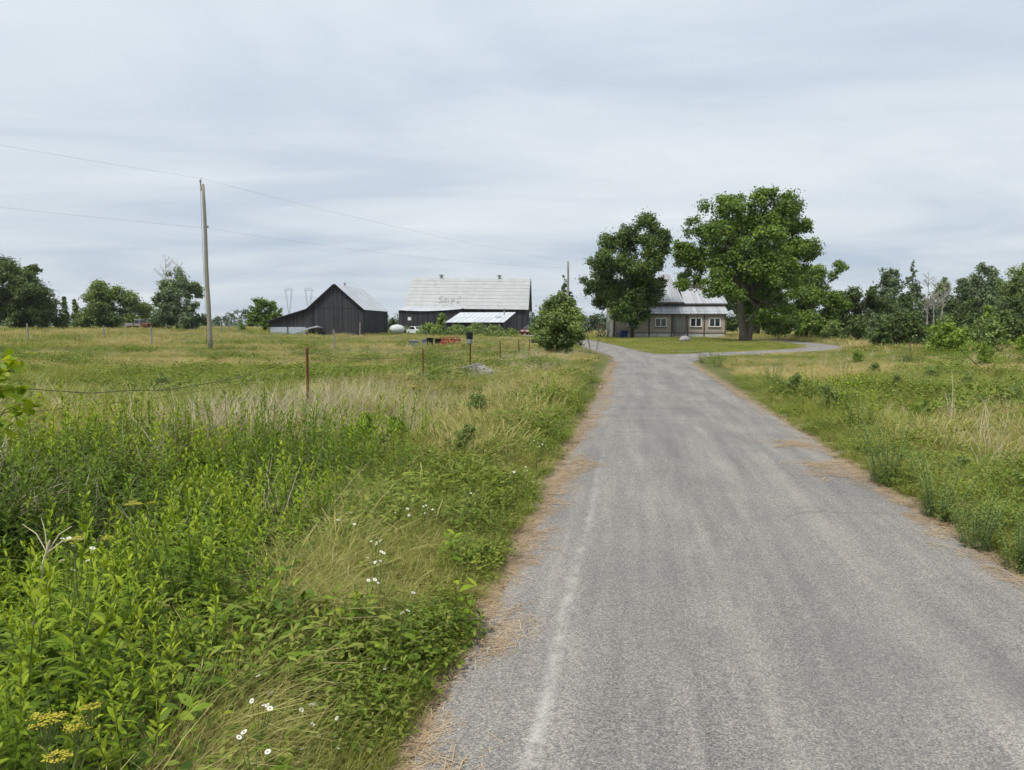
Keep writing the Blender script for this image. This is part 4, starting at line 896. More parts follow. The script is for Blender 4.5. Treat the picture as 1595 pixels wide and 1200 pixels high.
for px, d, top, lab in ((700, 50, 538, 'white stake at the right end of the junk pile'), (668, 52, 540, 'white stake before the black tub'), (640, 53, 537, 'white stake left of the grey tub'), (645, 60, 529, 'thin white stake behind the grey tub'), (710, 58, 527, 'thin white stake behind the red rake'), (606, 55, 536, 'white stake far left of the junk pile')):
    wooden_post(px, top, d, lab, .022, mat='white', name='fence_stake', group='white stakes round the junk pile')
# thin stakes in the right-hand meadow
m = MB(); x, y = G(1562, 590); m.tube([(.55, 0, 0), (0, .1, .55), (-.28, .15, .82)], [.016, .013, .01], 6); o = m.build('leaning_stick', M['bark_dark'], label='dark stick leaning in the meadow by the right frame edge', cat='stick'); o.location = (x + .2, y + 2, th(x + .2, y + 2))
wooden_post(1417, 534, 44, 'thin reddish stake before the wide dark shrub', .03, mat='rust', name='rusty_stake', group=None)

# ------------------------------------------------------------------ yard things
def car(name, loc, rz, paint, label, sc=1.0):
    e = empty(name, loc, rz, label=label, cat='car'); e.scale = (sc,) * 3
    b = MB()   # side profile (length along y), front towards -y
    prof = [(-2.1, .35), (-2.15, .6), (-2.05, .78), (-1.0, .92), (1.45, .98), (2.05, .92), (2.12, .55), (2.05, .33)]
    hw = [.78, .8, .8, .78, .78, .8, .8, .78]; n = len(prof)
    b.add([(-w, y, z) for (y, z), w in zip(prof, hw)] + [(w, y, z) for (y, z), w in zip(prof, hw)], [tuple(range(n)), tuple(range(2 * n - 1, n - 1, -1))] + [(i, (i + 1) % n, n + (i + 1) % n, n + i) for i in range(n)])
    b.build('body', M[paint], e, bevel=.06)
    c = MB(); c.hexa([(-.76, -1.05, .92), (.76, -1.05, .92), (.76, 1.6, .97), (-.76, 1.6, .97), (-.58, -.3, 1.42), (.58, -.3, 1.42), (.6, 1.05, 1.42), (-.6, 1.05, 1.42)]); c.build('cabin', M[paint], e, bevel=.05)
    for nm, q in (('windscreen', [(-.64, -.98, .99), (.64, -.98, .99), (.52, -.36, 1.38), (-.52, -.36, 1.38)]), ('rear_window', [(.62, 1.56, 1.02), (-.62, 1.56, 1.02), (-.52, 1.12, 1.38), (.52, 1.12, 1.38)])):
        g = MB(); v = Vector((0, -.03 if nm == 'windscreen' else .03, .02)); g.slab([Vector(p) + v for p in q], .02); g.build(nm, M['glass'], e)
    for s in (-1, 1):
        g = MB(); q = [(s * .755, -.75, 1.0), (s * .755, 1.25, 1.02), (s * .63, .95, 1.36), (s * .625, -.25, 1.36)]; g.slab([Vector(p) + Vector((s * .03, 0, 0)) for p in (q if s > 0 else q[::-1])], .015); g.build('side_window', M['glass'], e)
        g = MB(); g.box(s * .45 - .16, s * .45 + .16, -2.19, -2.1, .58, .74); g.build('headlight', M['white'], e)
        for y in (-1.35, 1.3):
            t = MB(); t.tube([(s * .62, y, .32), (s * .82, y, .32)], .32, 16); w = t.build('wheel', M['tyre'], e); t = MB(); t.tube([(s * .82, y, .32), (s * .835, y, .32)], .19, 12); t.build('rim', M['grey'], w)
    return e
x = (824 - CX) / F_PX * 118; car('parked_car', (x, 118, th(x, 118)), R(-20), 'carred', 'dark red car parked beside the long barn behind the rounded bush')
x = (650 - CX) / F_PX * 114; car('parked_car', (x, 114, th(x, 114) - .05), R(35), 'carwhite', 'white car sunk in tall grass before the annex')
def tank():
    x = (619 - CX) / F_PX * 112; e = empty('storage_tank', (x, 112, th(x, 112)), R(12), label='pale rounded tank in the grass between the barns', cat='tank')
    m = MB(); pr = [(.02, .12), (.6, .2), (1.0, .45), (1.18, .8), (1.15, 1.05), (.95, 1.35), (.6, 1.53), (.22, 1.6), (.02, 1.62)]; m.lathe(pr, 22); m.build('shell', M['tank'], e, smooth_=True)
    m = MB(); m.lathe([(.24, 1.59), (.25, 1.68), (.2, 1.7)], 14); m.build('lid', M['grey'], e)
    for a in range(4):
        m = MB(); m.bar((.8 * math.cos(a * 1.57 + .7), .8 * math.sin(a * 1.57 + .7), -.1), (.8 * math.cos(a * 1.57 + .7), .8 * math.sin(a * 1.57 + .7), .4), .1); m.build('leg', M['grey'], e)
tank()
def tub(px, d, w, h, mat, label):
    x = (px - CX) / F_PX * d; z = th(x, d); m = MB(); t = .03
    o_ = [(-w, -.4), (w, -.4), (w, .4), (-w, .4)]; s = .88
    vs = [(x0 * s, y0 * s, 0) for x0, y0 in o_] + [(x0, y0, h) for x0, y0 in o_] + [(x0 * .93, y0 * .9, h) for x0, y0 in o_] + [(x0 * s * .93, y0 * s * .9, .05) for x0, y0 in o_]
    m.add(vs, [(3, 2, 1, 0)] + [(i, (i + 1) % 4, 4 + (i + 1) % 4, 4 + i) for i in range(4)] + [(4 + i, 4 + (i + 1) % 4, 8 + (i + 1) % 4, 8 + i) for i in range(4)] + [(8 + i, 8 + (i + 1) % 4, 12 + (i + 1) % 4, 12 + i) for i in range(4)] + [(12, 13, 14, 15)])
    e = empty('water_tub', (x, d, z), R(6), label=label, cat='tub'); m.build('shell', M[mat], e, bevel=.02); r = MB()
    for a, b in zip(o_, o_[1:] + o_[:1]): r.bar((a[0] * 1.02, a[1] * 1.02, h - .02), (b[0] * 1.02, b[1] * 1.02, h - .02), .05)
    r.build('rim', M[mat], e)
tub(661, 56, .2, .62, 'grey', 'small grey tub at the left of the junk pile'); tub(670, 55.5, .26, .72, 'black', 'black plastic tub next to the small grey one'); tub(682, 56.2, .24, .64, 'black', 'second black tub touching the red hay rake'); tub(645, 56.5, .35, .5, 'grey', 'wide low grey tub half hidden in the grass')
def hay_rake():
    x = (700 - CX) / F_PX * 56; e = empty('hay_rake', (x, 56, th(x, 56)), R(4), label='rusty red hay rake with spoked wheels lying in the field', cat='farm machine')
    m = MB(); m.bar((-.8, 0, .62), (.85, 0, .58), .08); m.bar((-.8, .4, .5), (.85, .4, .5), .07); m.bar((-.8, 0, .62), (-.8, .4, .5), .06); m.bar((.85, 0, .6), (.85, .4, .5), .06); m.bar((0, 0, .6), (.1, -.9, .35), .07); m.build('frame', M['red'], e)
    for x0 in (-.55, -.05, .45):
        m = MB(); R_ = .36
        pts = [(x0 + R_ * math.cos(a), -.08, .42 + R_ * math.sin(a)) for a in np.linspace(0, 2 * math.pi, 19)]; m.tube(pts, .022, 5, cap=False); w = m.build('rake_wheel', M['red'], e); sp = MB()
        for k in range(10): a = k * .628; sp.tube([(x0, -.08, .42), (x0 + .46 * math.cos(a), -.09, .42 + .46 * math.sin(a))], .012, 4)
        sp.build('tines', M['red'], w, kind='stuff')
    m = MB(); m.box(-.75, -.2, -.12, .3, .08, .42); m.build('toolbox', M['red'], e)
hay_rake()
def old_truck():
    d = 114; x = (222 - CX) / F_PX * d; e = empty('rusted_truck', (x, d, th(x, d)), R(72), label='rusted red and white old truck abandoned under the dome-shaped trees', cat='truck'); e.scale = (.8, .8, .8)
    m = MB(); m.hexa([(-.85, -.6, .7), (.85, -.6, .7), (.85, 1.0, .7), (-.85, 1.0, .7), (-.72, -.2, 2.0), (.72, -.2, 2.0), (.72, .95, 2.0), (-.72, .95, 2.0)]); cab = m.build('cab', M['grey_wood'], e, bevel=.06)
    for s in (-1, 1):
        g = MB(); q = [(s * .83, -.35, 1.25), (s * .83, .8, 1.25), (s * .77, .8, 1.85), (s * .77, -.1, 1.85)]; g.slab([Vector(p) + Vector((s * .03, 0, 0)) for p in (q if s > 0 else q[::-1])], .02); g.build('side_window', M['glass'], cab)
    g = MB(); g.slab([(-.72, -.53, 1.25), (.72, -.53, 1.25), (.64, -.22, 1.9), (-.64, -.22, 1.9)], .02); g.build('windscreen', M['glass'], cab)
    m = MB(); m.hexa([(-.75, -2.1, .6), (.75, -2.1, .6), (.8, -.6, .6), (-.8, -.6, .6), (-.6, -2.05, 1.15), (.6, -2.05, 1.15), (.7, -.55, 1.3), (-.7, -.55, 1.3)]); m.build('bonnet', M['rust'], e, bevel=.08)
    m = MB(); m.box(-.95, .95, 1.05, 3.2, .75, .85); m.box(-.95, -.88, 1.05, 3.2, .85, 1.3); m.box(.88, .95, 1.05, 3.2, .85, 1.3); m.build('bed', M['grey_wood'], e)
    for s in (-1, 1):
        for y in (-1.5, 2.2): m = MB(); m.tube([(s * .65, y, .4), (s * .88, y, .4)], .4, 14); w = m.build('wheel', M['tyre'], e); m = MB(); m.tube([(s * .88, y, .4), (s * .9, y, .4)], .2, 10); m.build('rim', M['rust'], w)
old_truck()
def boulder():
    x, d = (1066 - CX) / F_PX * 72, 72; rng = np.random.default_rng(8); bm = bmesh.new(); bmesh.ops.create_icosphere(bm, subdivisions=3, radius=1)
    for v in bm.verts:
        p = np.array(v.co); k = 1 + .35 * (float(fbm(p[0] * 1.3 + 5, p[1] * 1.3 + p[2] * 1.7, 4, 3)) - .5)
        v.co = Vector((p[0] * .52 * k, p[1] * .42 * k, max(-.2, p[2] * .40 * k)))
    me = bpy.data.meshes.new('boulder'); bm.to_mesh(me); bm.free(); me.materials.append(M['rock']); o = ob('boulder', me, label='grey boulder on the lawn in front of the house', cat='boulder'); o.location = (x, d, th(x, d) + .2)
boulder()
def bin_(px, d, mat, label, h=.8):
    x = (px - CX) / F_PX * d; e = empty('storage_bin', (x, d, th(x, d)), R(5), label=label, cat='bin'); m = MB(); m.hexa([(-.33, -.25, 0), (.33, -.25, 0), (.33, .25, 0), (-.33, .25, 0), (-.4, -.3, h), (.4, -.3, h), (.4, .3, h), (-.4, .3, h)]); m.build('body', M[mat], e, bevel=.03)
    m = MB(); m.box(-.43, .43, -.33, .33, h + .002, h + .07); m.build('lid', M[mat], e, bevel=.02)
bin_(972, 90.5, 'blue', 'blue plastic bin at the foot of the house wall'); bin_(963, 91, 'grey', 'small grey bin left of the blue one', .55)
def scrap():
    d = 90; x = (940 - CX) / F_PX * d; z = th(x, d); e = empty('scrap_rack', (x, d, z), 0, label='dark cluttered rack of scrap at the left house corner', cat='rack'); rng = rnd(9)
    m = MB()
    for sx in (-.6, .6): m.bar((sx, 0, -.1), (sx + .05, 0, 2.1), .07); m.bar((sx, .8, -.1), (sx, .8, 1.9), .07)
    m.build('upright', M['bark_dark'], e, kind='stuff')
    for zz in (.5, 1.1): m = MB(); m.box(-.65, .65, -.05, .85, zz, zz + .04); m.build('shelf', M['grey_wood'], e)
    m = MB()
    for k in range(26): m.cv = rng.random(); a = Vector((rng.uniform(-.7, .7), rng.uniform(-.2, .9), rng.choice((.05, .56, 1.16)))); m.bar(a, a + Vector((rng.uniform(-.5, .5), rng.uniform(-.2, .2), rng.uniform(.1, .7))), rng.uniform(.04, .16))
    m.build('scrap', M['batten'], e, kind='stuff')
scrap()
def pallet():
    x, y = -1.35, 23.5; e = empty('pallet', (x, y, th(x, y) + .12), R(24), label='weathered grey pallet lying in the grass by the fence', cat='pallet'); e.rotation_euler = (R(10), R(-12), R(24)); rng = rnd(3)
    for k in range(7): m = MB(); m.cv = rng.random(); m.box(-.62, .62, -.6 + k * .18, -.47 + k * .18, .1, .125); m.build('slat', M['grey_wood'], e)
    for x0 in (-.55, 0, .55): m = MB(); m.box(x0 - .04, x0 + .04, -.6, .62, 0, .098); m.build('bearer', M['grey_wood'], e)
pallet()

# ------------------------------------------------------------------ ground vegetation
def blade_arrays(rng, n, spread, hmin, hmax, width, bend, segs=4, lean=.25, seed_head=0.0, fixed=None):
    """curved grass blades as quad strips; returns V,F,var"""
    Vs, Fs, var = [], [], []; b = 0
    for k in range(n):
        a = rng.uniform(0, 6.28); r = spread * math.sqrt(rng.random()); base = np.array([math.cos(a) * r, math.sin(a) * r, -.02])
        az = a + rng.normal(0, .8) if fixed is None else fixed + rng.normal(0, .5); d = np.array([math.cos(az), math.sin(az), 0]); h = rng.uniform(hmin, hmax); w = width * rng.uniform(.7, 1.3)
        tw = rng.uniform(0, 3.14); side = np.array([math.cos(tw), math.sin(tw), 0]); bd = bend * rng.uniform(.4, 1.5); ln = lean * rng.uniform(0, 1.4); vv = rng.random()
        head = rng.random() < seed_head
        for s in range(segs + 1):
            t = s / segs; p = base + d * h * (ln * t + bd * t ** 2.2) + np.array([0, 0, h * (t - .5 * bd * t ** 3)])
            ww = w * (1 - t ** 1.6) * .5 + (.0004)
            if head: ww = w * .3 + (w * 1.1 * math.exp(-((t - .88) / .09) ** 2))
            Vs += [p - side * ww, p + side * ww]
        for s in range(segs): Fs.append((b, b + 1, b + 3, b + 2)); b += 2; var.append(min(1, max(0, vv * .7 + .3 * (s / segs) + (.25 if head and s >= segs - 1 else 0))))
        b += 2
    return Vs, Fs, var
def lance_leaf(p, d, up, L, w, bend):
    """pointed leaf from p along d, arching; 6 verts 3 quads (last narrow)"""
    d = d / np.linalg.norm(d); s = np.cross(d, up); s /= (np.linalg.norm(s) + 1e-9); n = np.cross(s, d); V = []
    for t, k in ((0, .18), (.35, 1), (.7, .75), (1, .03)):
        q = p + d * L * t - np.array([0, 0, 1]) * bend * L * t * t; V += [q - s * w * .5 * k + n * w * .12 * k, q + s * w * .5 * k + n * w * .12 * k]
    return V, [(0, 1, 3, 2), (2, 3, 5, 4), (4, 5, 7, 6)]
def gr_proto(name, mat, seed, **k):
    rng = np.random.default_rng(seed); V, Fq, var = blade_arrays(rng, **k); return bpy.data.objects.new(name, np_mesh(name, V, Fq, mat, var))
def leafy_arrays(seed, h, n, L, w, top_up=.9, stems=1, spread=.0, lean=.08, r0=.004, bend=.35, bare=.08):
    """upright leafy stems; leaf arrays and stem paths"""
    rng = np.random.default_rng(seed); V, Fq, var, paths = [], [], [], []
    for s in range(stems):
        a0 = rng.uniform(0, 6.28); rr = spread * math.sqrt(rng.random()); base = np.array([math.cos(a0) * rr, math.sin(a0) * rr, 0]); H = h * rng.uniform(.75, 1.1)
        la = rng.uniform(0, 6.28) if stems == 1 else a0; ln = lean * rng.uniform(.3, 1.5) + (0 if stems == 1 else rr * .6)
        P = lambda t: base + np.array([math.cos(la) * ln * t ** 1.5, math.sin(la) * ln * t ** 1.5, H * t])
        paths.append(([tuple(P(t)) for t in (0, .3, .6, .85, 1)], [r0, r0 * .85, r0 * .7, r0 * .5, r0 * .25])); vp = rng.random() * .3
        for k in range(n):
            t = bare + (1 - bare) * (k + rng.random() * .5) / n; az = k * 2.4 + rng.normal(0, .3); el = .0 + top_up * t ** 1.7 + rng.normal(0, .15)
            d = np.array([math.cos(az) * math.cos(el), math.sin(az) * math.cos(el), math.sin(el)]); q = math.sin(math.pi * min(1, (.25 + .75 * t))) ** .5 * .55 + .45
            LL = L * rng.uniform(.75, 1.2) * (q if t < .85 else .62); v, f = lance_leaf(P(t), d, np.array([0, 0, 1.]) + rng.normal(size=3) * .15, LL, w * rng.uniform(.8, 1.2) * (q), bend * rng.uniform(.3, 1.3))
            b = len(V); V += v; Fq += [tuple(b + i for i in g) for g in f]; c = min(1, vp + .25 * rng.random() + .5 * t ** 2); var += [c] * 3
    return V, Fq, var, paths
def scatter(name, protos, P, rot, scl, idx, dry, **k):
    pc = bpy.data.collections.new(name + '_kinds')
    for i, o in enumerate(protos): o.name = '%s_kind_%02d' % (name, i); pc.objects.link(o)
    me = bpy.data.meshes.new(name); n = len(P); me.vertices.add(n); me.vertices.foreach_set('co', np.asarray(P, np.float32).ravel())
    for nm, typ, val, key in (('rot', 'FLOAT_VECTOR', rot, 'vector'), ('scl', 'FLOAT', scl, 'value'), ('idx', 'INT', idx, 'value'), ('dry', 'FLOAT', dry, 'value')):
        a = me.attributes.new(nm, typ, 'POINT'); a.data.foreach_set(key, np.asarray(val, np.int32 if typ == 'INT' else np.float32).ravel())
    ng = bpy.data.node_groups.new(name, 'GeometryNodeTree'); ng.interface.new_socket('Geometry', in_out='INPUT', socket_type='NodeSocketGeometry'); ng.interface.new_socket('Geometry', in_out='OUTPUT', socket_type='NodeSocketGeometry')
    A = ng.nodes.new; gi, go = A('NodeGroupInput'), A('NodeGroupOutput'); ip = A('GeometryNodeInstanceOnPoints'); ci = A('GeometryNodeCollectionInfo'); ci.inputs['Collection'].default_value = pc; ci.inputs['Separate Children'].default_value = True; ci.inputs['Reset Children'].default_value = True
    def na(nm, typ): q = A('GeometryNodeInputNamedAttribute'); q.data_type = typ; q.inputs['Name'].default_value = nm; return q.outputs['Attribute']
    er = A('FunctionNodeEulerToRotation'); Lk = ng.links.new
    Lk(gi.outputs[0], ip.inputs['Points']); Lk(ci.outputs[0], ip.inputs['Instance']); ip.inputs['Pick Instance'].default_value = True
    Lk(na('idx', 'INT'), ip.inputs['Instance Index']); Lk(na('rot', 'FLOAT_VECTOR'), er.inputs[0]); Lk(er.outputs[0], ip.inputs['Rotation']); Lk(na('scl', 'FLOAT'), ip.inputs['Scale']); Lk(ip.outputs[0], go.inputs[0])
    o = ob(name, me, kind='stuff', **k); md = o.modifiers.new('scatter', 'NODES'); md.node_group = ng; return o
RG = np.random.default_rng(2024)
def bank_edge(y): return -1.5 + .22 * (1 - ss(2.2, 5, y)) - .12 * np.asarray(y) - .5 * (fbm(np.asarray(y) * .8, np.asarray(y) * 0, 15, 3) - .3)
def wedge(n, y0, y1, pad=.8, power=1.0):
    """random places inside the camera's wedge of ground, denser towards the camera as power grows"""
    q = RG.random(n); y = (y0 ** (2 - power) + q * (y1 ** (2 - power) - y0 ** (2 - power))) ** (1 / (2 - power)) if abs(power - 2) > 1e-6 else y0 * (y1 / y0) ** q
    x = (RG.random(n) * 2 - 1) * (.74 * y + pad); return x, y
BLD = [((523.5, 105, -10.2, 4.3, -.5, 16, R(-3.5))), ((635, 130, -1, 22, -6.5, 13, R(-4))), ((697, 112, -.4, 9.1, -.4, 7.4, R(-14))), ((955, 92, -.4, 14.4, -.4, 9, R(-1.5)))]
def in_building(x, y):
    r = np.zeros(x.shape, bool)
    for px, d, x0, x1, y0, y1, a in BLD:
        ox = (px - CX) / F_PX * d; dx, dy = x - ox, y - d; lx = dx * math.cos(-a) - dy * math.sin(-a); ly = dx * math.sin(-a) + dy * math.cos(-a)
        r |= (lx > x0) & (lx < x1) & (ly > y0) & (ly < y1)
    return r
def place(x, y, smin, smax, nk, tilt=.12, sink=0):
    n = len(x); z = terrain(x, y) - sink; rot = np.stack([RG.normal(0, tilt, n), RG.normal(0, tilt, n), RG.uniform(0, 6.28, n)], -1)
    return np.stack([x, y, z], -1), rot, RG.uniform(smin, smax, n), RG.integers(0, nk, n)
def dryness(x, y):
    """how sun-dried the meadow is from place to place"""
    u = U(x, y); left = u < 0
    f = fbm(x * .09, y * .16, 21, 3); g = fbm(x * .5, y * .7, 33, 3)
    d = .06 + 2.3 * (f - .45) + .9 * (g - .5)
    bandL = .38 * np.exp(-((y - 33 - .1 * x) / 7) ** 2) - .5 * np.exp(-((y - 22.5 - .12 * x) / 2.8) ** 2) + .22 * np.exp(-((u + 5.5) / 1.2) ** 2) * ss(8, 13, y)
    bandR = .35 * ss(18, 26, y) - .45 * np.exp(-((y - 17.5) / 2.6) ** 2) * ss(5, 7, u) - .3 * np.exp(-((y - 41) / 5) ** 2) * ss(8, 12, u)
    return np.clip(d + np.where(left, bandL + .24 * ss(20, 34, y), bandR + .2 * ss(19, 25, y)), 0, 1)

MG, MS, MW = M['grass'], M['straw'], M['weedleaf']
# 1 verge turf: short lush grass close to the road
turf = [gr_proto('t', MG, 200 + i, n=110, spread=.17, hmin=.07, hmax=.20, width=.0045, bend=.5) for i in range(5)]
x, y = wedge(16000, 1.7, 18, power=1.8); rd = road_dist(x, y); u = U(x, y)
k = (rd > .1 + .2 * (fbm(x * 2.1, y * 2.1, 41, 3))) & (rd < 2.8) & (RG.random(len(x)) < np.clip(1.2 - rd * .2, .3, 1)); x, y = x[k], y[k]; rd = rd[k]
P, r_, s_, i_ = place(x, y, .6, 1.25, 5, .2); s_ *= np.clip(.35 + rd * 1.2, .35, 1.1)
scatter('verge_grass', turf, P, r_, s_, i_, np.clip(dryness(x, y) * .5 + RG.normal(.10, .12, len(x)), 0, 1), label='short lush grass along both road edges', cat='grass')
# 2 low broad-leaved herbs in the verge
def herb(seed, n, L, w, h, rad=.24, mt=None):
    rng = np.random.default_rng(seed); V, Fq, var = [], [], []
    for k in range(n):
        a = rng.uniform(0, 6.28); rr = rad * math.sqrt(rng.random()); p = np.array([math.cos(a) * rr, math.sin(a) * rr, h * rng.random() ** .7]); el = rng.uniform(-.2, .7); az = rng.uniform(0, 6.28)
        v, f = lance_leaf(p, np.array([math.cos(az) * math.cos(el), math.sin(az) * math.cos(el), math.sin(el)]), np.array([0, 0, 1.]) + rng.normal(size=3) * .3, L * rng.uniform(.6, 1.3), w * rng.uniform(.7, 1.3), .3); b = len(V); V += v; Fq += [tuple(b + i for i in g) for g in f]; var += [rng.random()] * 3
    return bpy.data.objects.new('h', np_mesh('h', V, Fq, mt or MW, var))
herbs = [herb(300, 190, .036, .017, .16), herb(301, 170, .05, .013, .2), herb(302, 220, .026, .016, .13), herb(303, 150, .065, .014, .26), herb(304, 120, .045, .026, .15)]
x, y = wedge(15000, 1.7, 22, power=1.7); rd = road_dist(x, y); u = U(x, y)
cl = fbm(x * .9, y * .9, 51, 3); k = (rd > .12 + .2 * fbm(x * 2, y * 2, 8, 2)) & (rd < 6) & (RG.random(len(x)) < ss(.28, .52, cl) * np.where(u < 0, .85, .42)); x, y, rd = x[k], y[k], rd[k]
P, r_, s_, i_ = place(x, y, .7, 1.35, 5, .2); s_ *= np.clip(.55 + rd * .5, .5, 1.15)
scatter('verge_herbs', herbs, P, r_, s_, i_, np.clip(RG.normal(.02, .05, len(x)), 0, 1), label='low broad-leaved herbs mixed into the roadside grass', cat='herbs')
# 3 arching mid-height grass
arch = [gr_proto('a', MG, 220 + i, n=240, spread=.30, hmin=.2, hmax=.5, width=.0036, bend=.85, segs=5, lean=.3, seed_head=.10) for i in range(5)]
x, y = wedge(9000, 1.6, 26, power=1.7); rd = road_dist(x, y); u = U(x, y)
den = np.where(u < 0, ss(.45, 1.1, rd) * (.35 + .65 * ss(.4, .62, fbm(x * .7, y * .7, 61, 3))), ss(.3, .8, rd) * .85)
k = (RG.random(len(x)) < den) & (rd > .45) & ~((u < bank_edge(y) - .1) & (y < 8.5)); x, y, rd = x[k], y[k], rd[k]; u = U(x, y)
P, r_, s_, i_ = place(x, y, .6, 1.15, 5, .18); s_ *= np.where(u > 0, np.clip(.42 + rd * .2, .4, .9), np.clip(.5 + rd * .35, .5, 1.0))
drift = np.exp(-((u - bank_edge(y) - .25) / .25) ** 2) * (y < 7)
scatter('meadow_grass', arch, P, r_, s_, i_, np.clip(dryness(x, y) + .06 * drift + RG.normal(-.06, .13, len(x)), 0, 1), label='arching mid-height grass on the verges and near meadow', cat='grass')
# 4 tall hay further out, broader tufts with distance
tall = [gr_proto('m', MG, 240 + i, n=130, spread=.55, hmin=.18, hmax=.48, width=.0078, bend=.4, segs=4, lean=.2, seed_head=.4) for i in range(5)]
x, y = wedge(13000, 9, 62, 2, power=1.5); rd = road_dist(x, y); u = U(x, y); k = (rd > 1.0) & ~inside(x, y, LAWN) & ~in_building(x, y); x, y = x[k], y[k]; u = U(x, y)
k = ~((u > -4.5) & (u < 0) & (y < 9)); x, y = x[k], y[k]
P, r_, s_, i_ = place(x, y, .65, 1.15, 5, .12); s_ *= np.where((U(x, y) < -6) & (y > 44), .6, 1) * np.where(U(x, y) > 0, .8, 1) * (1 - .5 * ss(16, 34, y)) * (.7 + .6 * fbm(x * .3, y * .45, 55, 3)) * np.clip(.45 + .4 * road_dist(x, y), .5, 1)
scatter('hay_meadow', tall, P, r_, s_, i_, np.clip(dryness(x, y) + .1 + RG.normal(0, .16, len(x)), 0, 1), label='tall hay grass with seed heads across both meadows', cat='grass')
far = [gr_proto('f', MG, 260 + i, n=60, spread=1.1, hmin=.25, hmax=.5, width=.035, bend=.3, segs=3, lean=.2, seed_head=.3) for i in range(4)]
x, y = wedge(7000, 50, 170, 4, power=1.2); rd = road_dist(x, y); k = (rd > 1.0) & ~inside(x, y, LAWN) & ~in_building(x, y); x, y = x[k], y[k]
P, r_, s_, i_ = place(x, y, .6, 1.1, 4, .1); s_ *= np.where((x < 6) & (y > 52) & (y < 100) & (x > -32), .6, 1)
scatter('far_meadow', far, P, r_, s_, i_, np.clip(dryness(x, y) + .05 + RG.normal(0, .15, len(x)), 0, 1), label='far meadow grass reaching to the barns and tree line', cat='grass')
# 5 mown lawn before the house
lawn = [gr_proto('l', MG, 280 + i, n=130, spread=.8, hmin=.05, hmax=.13, width=.012, bend=.4, segs=2) for i in range(3)]
x = RG.uniform(5, 29, 6500); y = RG.uniform(38, 97, 6500); k = inside(x, y, LAWN) & (road_dist(x, y) > .1) & ~in_building(x, y); x, y = x[k], y[k]
P, r_, s_, i_ = place(x, y, .7, 1.2, 3, .1)
scatter('lawn_grass', lawn, P, r_, s_, i_, np.clip(.9 * (fbm(x * .35, y * .35, 71, 3) - .38) + .25 + RG.normal(0, .1, len(x)), 0, 1), label='mown lawn grass inside the driveway loop', cat='grass')
# 6 dead pale stalks along the fence
dead = [gr_proto('d', MS, 320 + i, n=22, spread=.2, hmin=.5, hmax=1.0, width=.0075, bend=.3, segs=4, lean=.35) for i in range(5)]
x, y = wedge(16000, 5, 42, power=1.6); u = U(x, y); w = np.exp(-((u + 5.3) / .8) ** 2) * np.where(y < 9, .12, 1) + .75 * np.exp(-((u + 3.7) / .9) ** 2) * ss(9, 13, y) + .035 * (u < -2.5) + .05 * (u > 4)
k = RG.random(len(x)) < w * ss(.32, .6, fbm(x * .8, y * .8, 81, 3)); x, y = x[k], y[k]
P, r_, s_, i_ = place(x, y, .55, 1.05, 5, .2); s_ *= 1 - .38 * ss(12, 18, y)
scatter('dead_stalks', dead, P, r_, s_, i_, np.zeros(len(x)), label='dead bleached grass stalks standing along the fence', cat='dry grass')
# 7 straw litter on the road edges
def litter(seed):
    rng = np.random.default_rng(seed); V, Fq, var = [], [], []
    for k in range(26):
        c = rng.normal(0, .06, 2); a = rng.normal(0, .9); l = rng.uniform(.015, .06); w = rng.uniform(.0008, .0018); d = np.array([math.cos(a), math.sin(a)]); s = np.array([-d[1], d[0]]); z0, z1 = rng.uniform(.002, .012, 2); b = len(V)
        V += [(*(c - d * l - s * w), z0), (*(c - d * l + s * w), z0), (*(c + d * l + s * w), z1), (*(c + d * l - s * w), z1)]; Fq.append((b, b + 1, b + 2, b + 3)); var.append(rng.random())
    return bpy.data.objects.new('s', np_mesh('s', V, Fq, M['litter'], var))
lit = [litter(340 + i) for i in range(4)]
y = np.concatenate([RG.uniform(1.5, 36, 2300) ** 1, RG.uniform(1.5, 9, 500)]); side = RG.random(len(y)) < .72
v = np.where(side, U_L + RG.normal(-.07, .08, len(y)) + .22 * (fbm(y * .9, y * 0 + 3, 91, 3) - .45) + .30 * np.exp(-((y - 16.5) / 3.5) ** 2) * RG.random(len(y)) + .26 * np.exp(-((y - 3.9) / .3) ** 2) * RG.random(len(y)) + .35 * np.exp(-((y - 8.7) / .5) ** 2) * RG.random(len(y)),
             U_R + RG.normal(.0, .07, len(y)))
x = v + ROAD_S * y
px_ = np.concatenate([RG.normal(2.28, .16, 60), RG.normal(2.32, .18, 80)]); py_ = np.concatenate([RG.normal(10.1, .16, 60), RG.normal(8.35, .3, 80)]); x = np.concatenate([x, px_ + ROAD_S * py_]); y = np.concatenate([y, py_])
k = np.abs(U(x, y) - (U_L + U_R) / 2) < 1.95; x, y = x[k], y[k]
n = len(x); onroad = np.abs(U(x, y) - (U_L + U_R) / 2) < 1.63
t_ = (U(x, y) - (U_L + U_R) / 2) / 1.635; z = np.where(onroad, .014 + .015 * (1 - t_ ** 2) - .02 * ss(.75, 1, np.abs(t_)), np.maximum(terrain(x, y), -.02) + .006)
rot = np.stack([np.zeros(n), np.zeros(n), RG.normal(1.2, .5, n)], -1)
scatter('straw_litter', lit, np.stack([x, y, z], -1), rot, RG.uniform(.7, 1.3, n) * np.clip(.85 + y * .012, .85, 1.2), RG.integers(0, 4, n), np.zeros(n), label='dry straw litter blown along the asphalt edges', cat='straw')
